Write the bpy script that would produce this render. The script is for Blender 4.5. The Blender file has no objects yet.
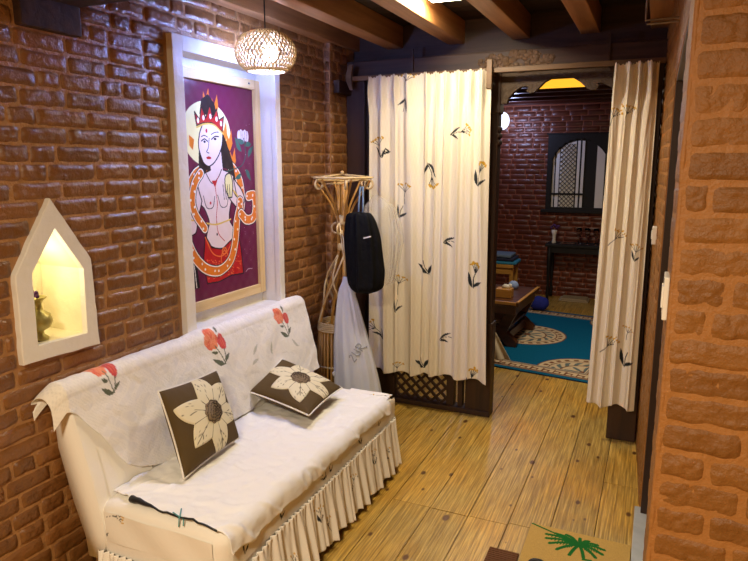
import bpy, bmesh, math, random
import numpy as np
from mathutils import Vector, Matrix, noise
from mathutils.bvhtree import BVHTree
random.seed(7); rng = np.random.default_rng(7)
PI = math.pi
scene = bpy.context.scene
col = scene.collection
R = math.radians

# ---------------------------------------------------------------- objects
def tag(o, label=None, cat=None, group=None, kind=None):
    if label: o['label'] = label
    if cat: o['category'] = cat
    if group: o['group'] = group
    if kind: o['kind'] = kind
    return o
def empty(name, loc, label=None, cat=None, group=None, kind=None):
    o = bpy.data.objects.new(name, None); col.objects.link(o); o.location = loc
    o.empty_display_size = .05
    return tag(o, label, cat, group, kind)
def abs_loc(o):
    v = Vector(o.location)
    while o.parent: o = o.parent; v += Vector(o.location)
    return v
def link(name, me, mat, parent=None, smooth=False):
    o = bpy.data.objects.new(name, me); col.objects.link(o)
    for m in (mat if isinstance(mat, (list, tuple)) else [mat]): me.materials.append(m)
    if smooth: me.polygons.foreach_set('use_smooth', [True]*len(me.polygons))
    if parent:
        o.parent = parent; o.location = -abs_loc(parent)
    return o
class MB:
    def __init__(s): s.v = []; s.f = []; s.m = []
    def add(s, vs, fs, m=0):
        n = len(s.v); s.v += [tuple(v) for v in vs]; s.f += [tuple(i+n for i in f) for f in fs]; s.m += [m]*len(fs); return s
    def box(s, a, b, m=0, bev=0, rot=None, piv=None):
        lo = [min(a[i], b[i]) for i in range(3)]; hi = [max(a[i], b[i]) for i in range(3)]
        bm = bmesh.new(); bmesh.ops.create_cube(bm, size=1)
        c = [(lo[i]+hi[i])/2 for i in range(3)]; d = [hi[i]-lo[i] for i in range(3)]
        for v in bm.verts: v.co = Vector([c[i]+v.co[i]*d[i] for i in range(3)])
        if bev: bmesh.ops.bevel(bm, geom=list(bm.edges), offset=min(bev, min(d)*.45), segments=2, affect='EDGES', profile=.6)
        vs = [v.co.copy() for v in bm.verts]; bm.verts.index_update()
        fs = [[v.index for v in f.verts] for f in bm.faces]; bm.free()
        if rot is not None:
            p = Vector(piv if piv else c); vs = [p+rot@(v-p) for v in vs]
        return s.add(vs, fs, m)
    def bar(s, p, q, w, h, up=(0,0,1), m=0, bev=0):
        p = Vector(p); q = Vector(q); d = q-p; L = d.length; d.normalize()
        u = Vector(up); x = d.cross(u)
        if x.length < 1e-5: x = d.cross(Vector((1,0,0)))
        x.normalize(); u = x.cross(d)
        M = Matrix((x, d, u)).transposed()
        t = MB().box((-w/2, -L/2, -h/2), (w/2, L/2, h/2), bev=bev); c = (p+q)/2
        return s.add([c+M@Vector(v) for v in t.v], t.f, m)
    def tube(s, pts, r, n=8, m=0, closed=False, caps=True):
        P = [Vector(p) for p in pts]; N = len(P)
        rr = r if isinstance(r, (list, tuple)) else [r]*N
        T = []
        for i in range(N):
            if closed: t = P[(i+1) % N]-P[i-1]
            else: t = P[min(i+1, N-1)]-P[max(i-1, 0)]
            T.append(t.normalized() if t.length > 1e-9 else Vector((0,0,1)))
        u = T[0].orthogonal().normalized(); vs = []
        for i in range(N):
            u = (u-T[i]*u.dot(T[i]))
            u = u.normalized() if u.length > 1e-6 else T[i].orthogonal().normalized()
            w = T[i].cross(u)
            for k in range(n):
                a = 2*PI*k/n; vs.append(P[i]+(u*math.cos(a)+w*math.sin(a))*rr[i])
        fs = []
        for i in range(N if closed else N-1):
            j = (i+1) % N
            for k in range(n):
                l = (k+1) % n; fs.append((i*n+k, i*n+l, j*n+l, j*n+k))
        if caps and not closed:
            fs.append(tuple(range(n))[::-1]); fs.append(tuple(range((N-1)*n, N*n)))
        return s.add(vs, fs, m)
    def lathe(s, prof, c=(0,0,0), n=24, m=0, ax=2, sq=(1,1)):
        vs = []
        for r, z in prof:
            for k in range(n):
                a = 2*PI*k/n; p = [r*math.cos(a)*sq[0], r*math.sin(a)*sq[1], z]
                if ax == 1: p = [p[0], p[2], p[1]]
                if ax == 0: p = [p[2], p[0], p[1]]
                vs.append(tuple(p[i]+c[i] for i in range(3)))
        fs = [(i*n+k, i*n+(k+1) % n, (i+1)*n+(k+1) % n, (i+1)*n+k) for i in range(len(prof)-1) for k in range(n)]
        if prof[0][0] > 1e-4: fs.append(tuple(range(n))[::-1])
        if prof[-1][0] > 1e-4: fs.append(tuple(range((len(prof)-1)*n, len(prof)*n)))
        return s.add(vs, fs, m)
    def sphere(s, c, r, n=12, m=0, sc=(1,1,1)):
        k = max(4, n//2)
        prof = [(max(1e-5, r*math.sin(PI*i/k)), -r*math.cos(PI*i/k)) for i in range(k+1)]
        t = MB().lathe(prof, n=n)
        return s.add([(c[0]+v[0]*sc[0], c[1]+v[1]*sc[1], c[2]+v[2]*sc[2]) for v in t.v], t.f, m)
    def prism(s, poly, d0, d1, f, m=0, bev=0):
        """poly (a,b) extruded between depths d0,d1; f(a,b,d)->xyz"""
        n = len(poly)
        vs = [f(a, b, d0) for a, b in poly]+[f(a, b, d1) for a, b in poly]
        fs = [tuple(range(n)), tuple(range(n, 2*n))[::-1]]+[(i, n+i, n+(i+1) % n, (i+1) % n) for i in range(n)]
        return s.add(vs, fs, m)
    def mesh(s, name, fix=True):
        me = bpy.data.meshes.new(name); me.from_pydata(s.v, [], s.f); 
        me.polygons.foreach_set('material_index', s.m)
        if fix:
            bm = bmesh.new(); bm.from_mesh(me); bmesh.ops.recalc_face_normals(bm, faces=bm.faces); bm.to_mesh(me); bm.free()
        me.update(); return me
    def build(s, name, mat, parent=None, smooth=False, fix=True):
        return link(name, s.mesh(name, fix), mat, parent, smooth)
def smooth_angle(o, ang=40):
    me = o.data
    me.polygons.foreach_set('use_smooth', [True]*len(me.polygons))
    bm = bmesh.new(); bm.from_mesh(me)
    for e in bm.edges:
        if len(e.link_faces) == 2 and e.calc_face_angle(0) > R(ang): e.smooth = False
    bm.to_mesh(me); bm.free(); return o
def grid(name, XYZ, mat, parent=None, colr=None, smooth=True, thick=0, mask=None):
    """XYZ (nv,nu,3)"""
    nv, nu = XYZ.shape[:2]
    me = bpy.data.meshes.new(name)
    idx = np.arange(nv*nu).reshape(nv, nu)
    q = np.stack([idx[:-1, :-1], idx[:-1, 1:], idx[1:, 1:], idx[1:, :-1]], -1).reshape(-1, 4)
    if mask is not None: q = q[mask[:-1, :-1].reshape(-1)]
    me.vertices.add(nv*nu); me.vertices.foreach_set('co', XYZ.astype(np.float32).reshape(-1))
    me.loops.add(q.size); me.loops.foreach_set('vertex_index', q.reshape(-1).astype(np.int32))
    me.polygons.add(len(q)); me.polygons.foreach_set('loop_start', np.arange(0, q.size, 4, dtype=np.int32))
    me.update(calc_edges=True); me.validate()
    if colr is not None:
        a = me.color_attributes.new('pattern', 'FLOAT_COLOR', 'POINT')
        c = np.ones((nv*nu, 4), np.float32); c[:, :3] = colr.reshape(-1, 3)
        a.data.foreach_set('color', c.reshape(-1))
    o = link(name, me, mat, parent, smooth)
    if thick:
        m = o.modifiers.new('thickness', 'SOLIDIFY'); m.thickness = thick; m.offset = 0
    return o
def srgb(r, g, b):
    f = lambda c: (c/255/12.92 if c/255 <= .04045 else ((c/255+.055)/1.055)**2.4)
    return (f(r), f(g), f(b))
# ---------------------------------------------------------------- pattern rasteriser (object pigments)
class Tex:
    def __init__(s, U, V, bg):
        s.U, s.V = U, V; s.c = np.empty(U.shape+(3,)); s.c[:] = bg
    def poly(s, pts, c, alpha=1):
        x, y = s.U, s.V; ins = np.zeros(x.shape, bool); n = len(pts)
        for i in range(n):
            x1, y1 = pts[i]; x2, y2 = pts[i-1]
            if y1 == y2: continue
            k = ((y1 > y) != (y2 > y)) & (x < (x2-x1)*(y-y1)/(y2-y1)+x1); ins ^= k
        s.c[ins] = s.c[ins]*(1-alpha)+np.array(c)*alpha; return ins
    def ell(s, cx, cy, rx, ry, c, ang=0):
        dx = s.U-cx; dy = s.V-cy; ca, sa = math.cos(ang), math.sin(ang)
        k = ((dx*ca+dy*sa)/rx)**2+((-dx*sa+dy*ca)/ry)**2 < 1
        s.c[k] = c
    def ring(s, cx, cy, r0, r1, c):
        d = np.hypot(s.U-cx, s.V-cy); s.c[(d > r0) & (d < r1)] = c
    def stroke(s, pts, w, c, smooth=True):
        if smooth and len(pts) > 2: pts = spline(pts)
        for (x1, y1), (x2, y2) in zip(pts[:-1], pts[1:]):
            dx, dy = x2-x1, y2-y1; L = dx*dx+dy*dy+1e-12
            t = np.clip(((s.U-x1)*dx+(s.V-y1)*dy)/L, 0, 1)
            k = (s.U-x1-t*dx)**2+(s.V-y1-t*dy)**2 < (w/2)**2
            s.c[k] = c
def spline(pts, k=8):
    P = [np.array(p, float) for p in pts]; P = [2*P[0]-P[1]]+P+[2*P[-1]-P[-2]]; o = []
    for i in range(1, len(P)-2):
        for j in range(k):
            t = j/k
            o.append(.5*((2*P[i])+(-P[i-1]+P[i+1])*t+(2*P[i-1]-5*P[i]+4*P[i+1]-P[i+2])*t*t+(-P[i-1]+3*P[i]-3*P[i+1]+P[i+2])*t**3))
    o.append(P[-2]); return [tuple(p) for p in o]
INK = srgb(38, 44, 48); YEL = srgb(204, 160, 36)
def leaf(t, x, y, ang, L, w, c):
    ca, sa = math.cos(ang), math.sin(ang); P = []
    for i in range(9):
        a = i/8; P.append((a*L, w*math.sin(PI*a**.8)))
    for i in range(8, -1, -1):
        a = i/8; P.append((a*L, -w*.4*math.sin(PI*a)))
    t.poly([(x+p*ca-q*sa, y+p*sa+q*ca) for p, q in P], c)
def sprig(t, x, y, s, ang=PI/2, flower=True, leaves=True, spread=.5, n=5):
    """stems fanning out to yellow umbels, dark blade leaves at the foot"""
    ca, sa = math.cos(ang), math.sin(ang)
    T = lambda a, b: (x+a*ca-b*sa, y+a*sa+b*ca)
    if flower:
        for i in range(n):
            f = (i/(n-1)-.5)*2
            e = T(s*(1-.15*abs(f)), f*s*spread)
            t.stroke([T(.35*s, 0), T(.6*s, f*s*spread*.45), e], s*.035, INK)
            for k in range(3):
                t.ell(e[0]+random.uniform(-1, 1)*s*.09, e[1]+random.uniform(-1, 1)*s*.07, s*.062, s*.055, YEL)
    t.stroke([T(.4*s, 0), T(0, .03*s), T(-.5*s, -.04*s)], s*.04, INK)
    if leaves:
        p = T(-.5*s, 0)
        leaf(t, p[0], p[1], ang+.35, s*1.0, s*.13, INK); leaf(t, p[0], p[1], ang-.65, s*.75, s*.12, INK)
# ---------------------------------------------------------------- materials
def nodes(name):
    m = bpy.data.materials.new(name); m.use_nodes = True; nt = m.node_tree; b = nt.nodes['Principled BSDF']; return m, nt, b
def N(nt, t, **k):
    n = nt.nodes.new(t)
    for a, v in k.items():
        if a in n.inputs.keys() if hasattr(n.inputs, 'keys') else False: n.inputs[a].default_value = v
        else: setattr(n, a, v)
    return n
def plain(name, c, rough=.5, metal=0, bump=0, bscale=60, var=0, vscale=8, spec=None, coat=0):
    m, nt, b = nodes(name); b.inputs['Roughness'].default_value = rough; b.inputs['Metallic'].default_value = metal
    b.inputs['Base Color'].default_value = (*c, 1)
    if coat: b.inputs['Coat Weight'].default_value = coat; b.inputs['Coat Roughness'].default_value = .2
    if spec is not None: b.inputs['Specular IOR Level'].default_value = spec
    tc = N(nt, 'ShaderNodeTexCoord')
    if var:
        n = N(nt, 'ShaderNodeTexNoise'); n.inputs['Scale'].default_value = vscale; n.inputs['Detail'].default_value = 6
        nt.links.new(tc.outputs['Object'], n.inputs['Vector'])
        mx = N(nt, 'ShaderNodeMix'); mx.data_type = 'RGBA'
        mx.inputs[6].default_value = (*[v*(1-var) for v in c], 1); mx.inputs[7].default_value = (*[min(1, v*(1+var)) for v in c], 1)
        nt.links.new(n.outputs[0], mx.inputs[0]); nt.links.new(mx.outputs[2], b.inputs['Base Color'])
    if bump:
        n = N(nt, 'ShaderNodeTexNoise'); n.inputs['Scale'].default_value = bscale; n.inputs['Detail'].default_value = 5
        nt.links.new(tc.outputs['Object'], n.inputs['Vector'])
        bp = N(nt, 'ShaderNodeBump'); bp.inputs['Strength'].default_value = bump; bp.inputs['Distance'].default_value = .01
        nt.links.new(n.outputs[0], bp.inputs['Height']); nt.links.new(bp.outputs[0], b.inputs['Normal'])
    return m
def wood(name, c1, c2, axis=1, scale=6, rough=.45, bump=.15, knots=False, island=0, coat=0):
    m, nt, b = nodes(name); L = nt.links.new
    tc = N(nt, 'ShaderNodeTexCoord'); mp = N(nt, 'ShaderNodeMapping')
    sc = [scale*4]*3; sc[axis] = scale*.25; mp.inputs['Scale'].default_value = sc
    L(tc.outputs['Object'], mp.inputs[0])
    geo = N(nt, 'ShaderNodeNewGeometry')
    if island:
        vm = N(nt, 'ShaderNodeVectorMath'); vm.operation = 'SCALE'; cmb = N(nt, 'ShaderNodeCombineXYZ')
        for i in range(3): L(geo.outputs['Random Per Island'], cmb.inputs[i])
        vm.inputs['Scale'].default_value = 37; L(cmb.outputs[0], vm.inputs[0]); L(vm.outputs[0], mp.inputs['Location'])
    n = N(nt, 'ShaderNodeTexNoise'); n.inputs['Scale'].default_value = 1; n.inputs['Detail'].default_value = 8; n.inputs['Roughness'].default_value = .62; n.inputs['Distortion'].default_value = .25
    L(mp.outputs[0], n.inputs['Vector'])
    cr = N(nt, 'ShaderNodeValToRGB'); cr.color_ramp.elements[0].position = .3; cr.color_ramp.elements[1].position = .72
    cr.color_ramp.elements[0].color = (*c1, 1); cr.color_ramp.elements[1].color = (*c2, 1)
    L(n.outputs[0], cr.inputs[0]); out = cr.outputs[0]
    if island:
        hs = N(nt, 'ShaderNodeHueSaturation'); mr = N(nt, 'ShaderNodeMapRange'); mr.inputs[3].default_value = 1-island; mr.inputs[4].default_value = 1+island
        L(geo.outputs['Random Per Island'], mr.inputs[0]); L(mr.outputs[0], hs.inputs['Value']); L(out, hs.inputs['Color']); out = hs.outputs[0]
    if knots:
        # large ochre/grey blotches of worn varnish
        n2 = N(nt, 'ShaderNodeTexNoise'); n2.inputs['Scale'].default_value = 2.2; n2.inputs['Detail'].default_value = 4; L(tc.outputs['Object'], n2.inputs['Vector'])
        c2r = N(nt, 'ShaderNodeValToRGB'); c2r.color_ramp.elements[0].position = .42; c2r.color_ramp.elements[1].position = .68
        c2r.color_ramp.elements[0].color = (1, 1, 1, 1); c2r.color_ramp.elements[1].color = (1.12, .93, .5, 1)
        L(n2.outputs[0], c2r.inputs[0]); mm = N(nt, 'ShaderNodeMix'); mm.data_type = 'RGBA'; mm.blend_type = 'MULTIPLY'; mm.inputs[0].default_value = 1
        L(out, mm.inputs[6]); L(c2r.outputs[0], mm.inputs[7]); out = mm.outputs[2]
        mp4 = N(nt, 'ShaderNodeMapping'); mp4.inputs['Scale'].default_value = (150, 2.6, 1); L(tc.outputs['Object'], mp4.inputs[0])
        n4 = N(nt, 'ShaderNodeTexNoise'); n4.inputs['Scale'].default_value = 1; n4.inputs['Detail'].default_value = 3; n4.inputs['Distortion'].default_value = .5; L(mp4.outputs[0], n4.inputs['Vector'])
        c4 = N(nt, 'ShaderNodeValToRGB'); c4.color_ramp.elements[0].position = .36; c4.color_ramp.elements[1].position = .62; c4.color_ramp.elements[0].color = (.62, .60, .55, 1); c4.color_ramp.elements[1].color = (1.12, 1.12, 1.1, 1)
        L(n4.outputs[0], c4.inputs[0]); m4 = N(nt, 'ShaderNodeMix'); m4.data_type = 'RGBA'; m4.blend_type = 'MULTIPLY'; m4.inputs[0].default_value = 1; L(out, m4.inputs[6]); L(c4.outputs[0], m4.inputs[7]); out = m4.outputs[2]
        mp2 = N(nt, 'ShaderNodeMapping'); mp2.inputs['Scale'].default_value = (1.6, .9, 1); L(tc.outputs['Object'], mp2.inputs[0])
        vo = N(nt, 'ShaderNodeTexVoronoi'); vo.voronoi_dimensions = '2D'; vo.inputs['Scale'].default_value = 3.1; vo.inputs['Randomness'].default_value = 1; L(mp2.outputs[0], vo.inputs['Vector'])
        k = N(nt, 'ShaderNodeValToRGB'); k.color_ramp.elements[0].position = .070; k.color_ramp.elements[1].position = .105
        k.color_ramp.elements[0].color = (1, 1, 1, 1); k.color_ramp.elements[1].color = (0, 0, 0, 1)
        va = N(nt, 'ShaderNodeMath'); va.operation = 'MULTIPLY_ADD'; va.inputs[1].default_value = .09; L(vo.outputs['Color'], va.inputs[0]); L(vo.outputs['Distance'], va.inputs[2]); L(va.outputs[0], k.inputs[0]); mk = N(nt, 'ShaderNodeMix'); mk.data_type = 'RGBA'; mk.inputs[7].default_value = (*srgb(92, 56, 24), 1)
        L(k.outputs[0], mk.inputs[0]); L(out, mk.inputs[6]); out = mk.outputs[2]
    L(out, b.inputs['Base Color']); b.inputs['Roughness'].default_value = rough
    if coat: b.inputs['Coat Weight'].default_value = coat; b.inputs['Coat Roughness'].default_value = .25
    bp = N(nt, 'ShaderNodeBump'); bp.inputs['Strength'].default_value = bump; bp.inputs['Distance'].default_value = .004
    L(n.outputs[0], bp.inputs['Height']); L(bp.outputs[0], b.inputs['Normal'])
    return m
def brickmat(name, c1, c2, rough=.4, bump=.5, scale=30, spec=.5):
    m, nt, b = nodes(name); L = nt.links.new
    tc = N(nt, 'ShaderNodeTexCoord'); geo = N(nt, 'ShaderNodeNewGeometry')
    n = N(nt, 'ShaderNodeTexNoise'); n.inputs['Scale'].default_value = 14; n.inputs['Detail'].default_value = 8; n.inputs['Roughness'].default_value = .65; L(tc.outputs['Object'], n.inputs['Vector'])
    ad = N(nt, 'ShaderNodeMath'); ad.operation = 'MULTIPLY_ADD'; ad.inputs[1].default_value = .5; L(geo.outputs['Random Per Island'], ad.inputs[0]); 
    sb = N(nt, 'ShaderNodeMath'); sb.operation = 'SUBTRACT'; sb.inputs[1].default_value = .25; L(n.outputs[0], sb.inputs[0]); L(sb.outputs[0], ad.inputs[2])
    mx = N(nt, 'ShaderNodeMix'); mx.data_type = 'RGBA'; mx.inputs[6].default_value = (*c1, 1); mx.inputs[7].default_value = (*c2, 1)
    L(ad.outputs[0], mx.inputs[0]); L(mx.outputs[2], b.inputs['Base Color'])
    n2 = N(nt, 'ShaderNodeTexNoise'); n2.inputs['Scale'].default_value = scale; n2.inputs['Detail'].default_value = 6; n2.inputs['Roughness'].default_value = .6; L(tc.outputs['Object'], n2.inputs['Vector'])
    bp = N(nt, 'ShaderNodeBump'); bp.inputs['Strength'].default_value = bump; bp.inputs['Distance'].default_value = .012
    L(n2.outputs[0], bp.inputs['Height']); L(bp.outputs[0], b.inputs['Normal'])
    mr = N(nt, 'ShaderNodeMapRange'); mr.inputs[3].default_value = rough-.12; mr.inputs[4].default_value = rough+.2; L(n.outputs[0], mr.inputs[0]); L(mr.outputs[0], b.inputs['Roughness'])
    b.inputs['Specular IOR Level'].default_value = spec
    return m
def patt(name, rough=.8, bump=.2, bscale=250, trans=0, spec=.3, wav=0, sheen=0):
    """fabric / paint whose pigment is the 'pattern' attribute"""
    m, nt, b = nodes(name); L = nt.links.new
    a = N(nt, 'ShaderNodeAttribute'); a.attribute_name = 'pattern'; L(a.outputs['Color'], b.inputs['Base Color'])
    b.inputs['Roughness'].default_value = rough; b.inputs['Specular IOR Level'].default_value = spec
    if sheen: b.inputs['Sheen Weight'].default_value = sheen
    tc = N(nt, 'ShaderNodeTexCoord'); n = N(nt, 'ShaderNodeTexNoise'); n.inputs['Scale'].default_value = bscale; n.inputs['Detail'].default_value = 3; L(tc.outputs['Object'], n.inputs['Vector'])
    bp = N(nt, 'ShaderNodeBump'); bp.inputs['Strength'].default_value = bump; bp.inputs['Distance'].default_value = .002
    h = n.outputs[0]
    if wav:
        n3 = N(nt, 'ShaderNodeTexNoise'); n3.inputs['Scale'].default_value = wav; n3.inputs['Detail'].default_value = 3; n3.inputs['Distortion'].default_value = 1.2; L(tc.outputs['Object'], n3.inputs['Vector'])
        mm = N(nt, 'ShaderNodeMath'); mm.operation = 'MULTIPLY_ADD'; mm.inputs[1].default_value = 3.5; L(n3.outputs[0], mm.inputs[0]); L(n.outputs[0], mm.inputs[2]); h = mm.outputs[0]
    L(h, bp.inputs['Height']); L(bp.outputs[0], b.inputs['Normal'])
    if trans:
        tr = N(nt, 'ShaderNodeBsdfTranslucent'); L(a.outputs['Color'], tr.inputs[0]); ms = N(nt, 'ShaderNodeMixShader'); ms.inputs[0].default_value = trans
        L(b.outputs[0], ms.inputs[1]); L(tr.outputs[0], ms.inputs[2]); L(ms.outputs[0], nt.nodes['Material Output'].inputs[0])
    return m
def emit(name, c, s):
    m, nt, b = nodes(name); b.inputs['Base Color'].default_value = (*c, 1); b.inputs['Emission Color'].default_value = (*c, 1); b.inputs['Emission Strength'].default_value = s; return m

M = {}
M['brick'] = brickmat('reddish brick glossy wash', srgb(98, 61, 28), srgb(142, 94, 48), .28, .7, spec=.75)
M['mortar'] = brickmat('brown washed mortar', srgb(150, 106, 60), srgb(174, 128, 80), .38, .8, 40, spec=.6)
M['brick_near'] = brickmat('orange brown brick', srgb(116, 74, 30), srgb(156, 106, 50), .42, .55, 60)
M['mortar_near'] = brickmat('orange brown mortar', srgb(152, 102, 50), srgb(172, 120, 64), .5, .6, 38)
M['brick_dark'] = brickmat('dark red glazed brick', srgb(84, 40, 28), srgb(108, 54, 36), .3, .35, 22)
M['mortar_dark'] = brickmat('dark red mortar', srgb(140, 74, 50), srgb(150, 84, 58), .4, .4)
M['plaster'] = plain('white painted plaster', srgb(226, 222, 212), .55, bump=.35, bscale=26, var=.05, vscale=12)
M['niche'] = plain('cream niche plaster', srgb(236, 226, 190), .6, bump=.35, bscale=20, var=.06)
M['floor'] = wood('varnished pine planks', srgb(156, 122, 46), srgb(218, 184, 98), 1, 24, .28, .6, knots=True, island=.14)
M['gap'] = plain('dark gap', srgb(50, 34, 16), .9)
M['dark'] = wood('dark stained timber', srgb(38, 22, 14), srgb(66, 40, 24), 2, 6, .5, .3)
M['darkx'] = wood('dark stained beam timber', srgb(34, 22, 18), srgb(74, 50, 38), 0, 6, .6, .6)
M['carved'] = plain('carved weathered timber', srgb(66, 50, 34), .7, bump=1.0, bscale=38, var=.3, vscale=30)
M['relief'] = plain('worn relief timber', srgb(92, 70, 50), .7, bump=1.0, bscale=60, var=.4, vscale=40)
M['joist'] = wood('brown joist timber', srgb(132, 88, 48), srgb(184, 132, 80), 1, 5, .5, .3)
M['ceil'] = wood('dark ceiling boards', srgb(40, 28, 20), srgb(58, 40, 28), 0, 5, .7, .3, island=.15)
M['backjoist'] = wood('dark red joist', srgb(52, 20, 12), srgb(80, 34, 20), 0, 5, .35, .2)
M['rodwood'] = wood('pale curtain rod wood', srgb(84, 62, 38), srgb(116, 88, 56), 0, 6, .5, .2)
M['pine'] = wood('natural pine frame', srgb(206, 172, 112), srgb(230, 204, 150), 2, 9, .5, .2)
M['piney'] = wood('natural pine frame across', srgb(206, 172, 112), srgb(230, 204, 150), 1, 9, .5, .2)
M['canvas'] = patt('painted canvas', .35, .25, 300, spec=.5)
M['curtain'] = patt('ivory printed curtain cloth', .85, .3, 500, trans=.12)
M['sofa'] = patt('white printed sofa cover', .85, .35, 60, wav=0)
M['throw'] = patt('white damask throw', .6, .6, 420, wav=26, sheen=.3)
M['sheet'] = plain('white cotton sheet', srgb(240, 238, 232), .85, bump=.3, bscale=22)
M['trimblack'] = plain('black satin trim', srgb(24, 26, 30), .5)
M['teal'] = plain('teal ribbon', srgb(80, 150, 150), .6)
M['olive'] = plain('dark olive cushion cloth', srgb(78, 58, 12), .8, bump=.3, bscale=40, var=.15, vscale=14)
M['piping'] = plain('white piping', srgb(232, 228, 216), .7)
M['applique'] = patt('cream applique petals', .8, .3, 400)
M['cane'] = plain('golden cane', srgb(176, 128, 58), .45, bump=.3, bscale=90, var=.35, vscale=22)
M['canepale'] = plain('pale cane binding', srgb(206, 180, 128), .5, bump=.3, bscale=120, var=.2, vscale=30)
M['brass'] = plain('aged brass', srgb(170, 158, 92), .38, metal=.65, bump=.15, bscale=60, var=.15, vscale=20)
M['purple'] = plain('purple petals', srgb(84, 40, 96), .7)
M['green'] = plain('green leaves', srgb(50, 84, 40), .6)
M['blackcloth'] = plain('black nylon cloth', srgb(9, 9, 11), .8, spec=.15, bump=.6, bscale=35, var=.3, vscale=20)
M['marble'] = plain('grey white marble', srgb(176, 180, 176), .4, bump=.1, var=.25, vscale=18)
M['greyplaster'] = plain('grey lintel plaster', srgb(128, 124, 122), .8, bump=.3, var=.15)
M['whiteplastic'] = plain('white plastic', srgb(236, 232, 222), .35)
M['metal'] = plain('grey metal', srgb(150, 148, 146), .35, metal=.8)
M['coir'] = patt('tan coir mat', 1.0, 1.0, 700, spec=.1)
M['brownmat'] = plain('brown ribbed mat', srgb(128, 84, 50), .95, bump=1.0, bscale=300, var=.3, vscale=160)
M['blackrubber'] = plain('black rubber', srgb(16, 16, 18), .5)
M['rug'] = patt('teal and cream woven rug', .95, .6, 500, spec=.1)
M['tablewood'] = wood('brown coffee table wood', srgb(62, 34, 18), srgb(104, 64, 34), 0, 6, .35, .15)
M['honey'] = wood('honey coloured wood', srgb(176, 122, 48), srgb(206, 156, 74), 0, 8, .4, .15)
M['blackwood'] = plain('black lacquered wood', srgb(14, 11, 11), .65, bump=.2, bscale=40)
M['paperwhite'] = plain('white paper', srgb(226, 224, 214), .8)
M['blue'] = plain('blue cloth', srgb(32, 46, 150), .8, bump=.6, bscale=40)
M['lightblue'] = plain('pale blue cloth', srgb(150, 176, 222), .8, bump=.5, bscale=40)
M['bluegrey'] = plain('blue grey cloth', srgb(96, 116, 140), .85, bump=.6, bscale=40)
M['navy'] = plain('navy cloth', srgb(30, 36, 62), .85, bump=.6, bscale=40)
M['cyan'] = plain('cyan cloth', srgb(44, 130, 168), .8, bump=.5, bscale=40)
M['whiteglow'] = emit('cool white lamp glass', (.80, .84, 1), 1.3)
M['bulb'] = emit('cool white bulb', (.86, .91, 1), 22)
M['panelglow'] = emit('warm white lamp diffuser', (1, .84, .55), 22)
M['strip'] = emit('warm yellow joist glow', (1, .48, .03), 1.1)  # emission imitates lamplight falling on a back room joist
def glassm():
    m, nt, b = nodes('clear drinking glass'); b.inputs['Transmission Weight'].default_value = 1; b.inputs['Roughness'].default_value = .03; b.inputs['IOR'].default_value = 1.3; return m
M['glass'] = glassm()
def bagm(name, c, alpha, rough):
    m, nt, b = nodes(name); L = nt.links.new; b.inputs['Base Color'].default_value = (*c, 1); b.inputs['Roughness'].default_value = rough
    tr = N(nt, 'ShaderNodeBsdfTransparent'); tl = N(nt, 'ShaderNodeBsdfTranslucent'); tl.inputs[0].default_value = (*c, 1)
    m1 = N(nt, 'ShaderNodeMixShader'); m1.inputs[0].default_value = .3; L(b.outputs[0], m1.inputs[1]); L(tl.outputs[0], m1.inputs[2])
    m2 = N(nt, 'ShaderNodeMixShader'); m2.inputs[0].default_value = 1-alpha; L(m1.outputs[0], m2.inputs[1]); L(tr.outputs[0], m2.inputs[2])
    L(m2.outputs[0], nt.nodes['Material Output'].inputs[0]); return m
M['bag'] = bagm('milky white plastic film', srgb(226, 230, 234), .9, .35)
M['film'] = bagm('clear crinkled plastic film', srgb(226, 222, 206), .22, .2)
def cordlamp():
    m, nt, b = nodes('woven bamboo strips'); L = nt.links.new
    b.inputs['Base Color'].default_value = (*srgb(170, 138, 84), 1); b.inputs['Roughness'].default_value = .6
    tl = N(nt, 'ShaderNodeBsdfTranslucent'); tl.inputs[0].default_value = (*srgb(236, 206, 150), 1)
    ms = N(nt, 'ShaderNodeMixShader'); ms.inputs[0].default_value = .35; L(b.outputs[0], ms.inputs[1]); L(tl.outputs[0], ms.inputs[2]); L(ms.outputs[0], nt.nodes['Material Output'].inputs[0]); return m
M['weave'] = cordlamp()

# ---------------------------------------------------------------- room
WX = -1.93; PY = 3.795
def bricks(mb, f, s0, s1, z0, z1, holes=(), course=.0625, mort=.011, head=.10, stre=.195, depth=.008, nx=7, nz=4, rough=.0036, z_off=0):
    """bricks laid in running order; f(s,z,d)->xyz; holes: functions z->(a,b) or None"""
    z = z0+z_off; row = 0
    while z+course*.5 < z1:
        zm = z+course/2; iv = [(s0, s1)]
        for h in holes:
            r = h(zm)
            if not r: continue
            nn = []
            for a, b in iv:
                if r[1] <= a or r[0] >= b: nn.append((a, b)); continue
                if r[0]-a > .03: nn.append((a, r[0]))
                if b-r[1] > .03: nn.append((r[1], b))
            iv = nn
        for a, b in iv:
            s = a+(0 if row % 2 else -random.uniform(.02, .08)) if a == s0 else a-random.uniform(0, .05)
            while s < b-.01:
                L = (stre if random.random() < .62 else head)*random.uniform(.88, 1.1)
                x0, x1 = max(s, a), min(s+L, b)
                if b-x1 < .035: x1 = b
                if x1-x0 > .03:
                    mo = mort*random.uniform(.6, 1.2)
                    one(mb, f, x0+mo/2, x1-mo/2, z+mort*random.uniform(.3, .5)+random.uniform(-.0015, .0015), min(z+course-mort*random.uniform(.3, .5), z1), depth*random.uniform(.6, 1.25), nx, nz, rough)
                s = x1 if x1 == b else s+L
        z += course; row += 1
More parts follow.
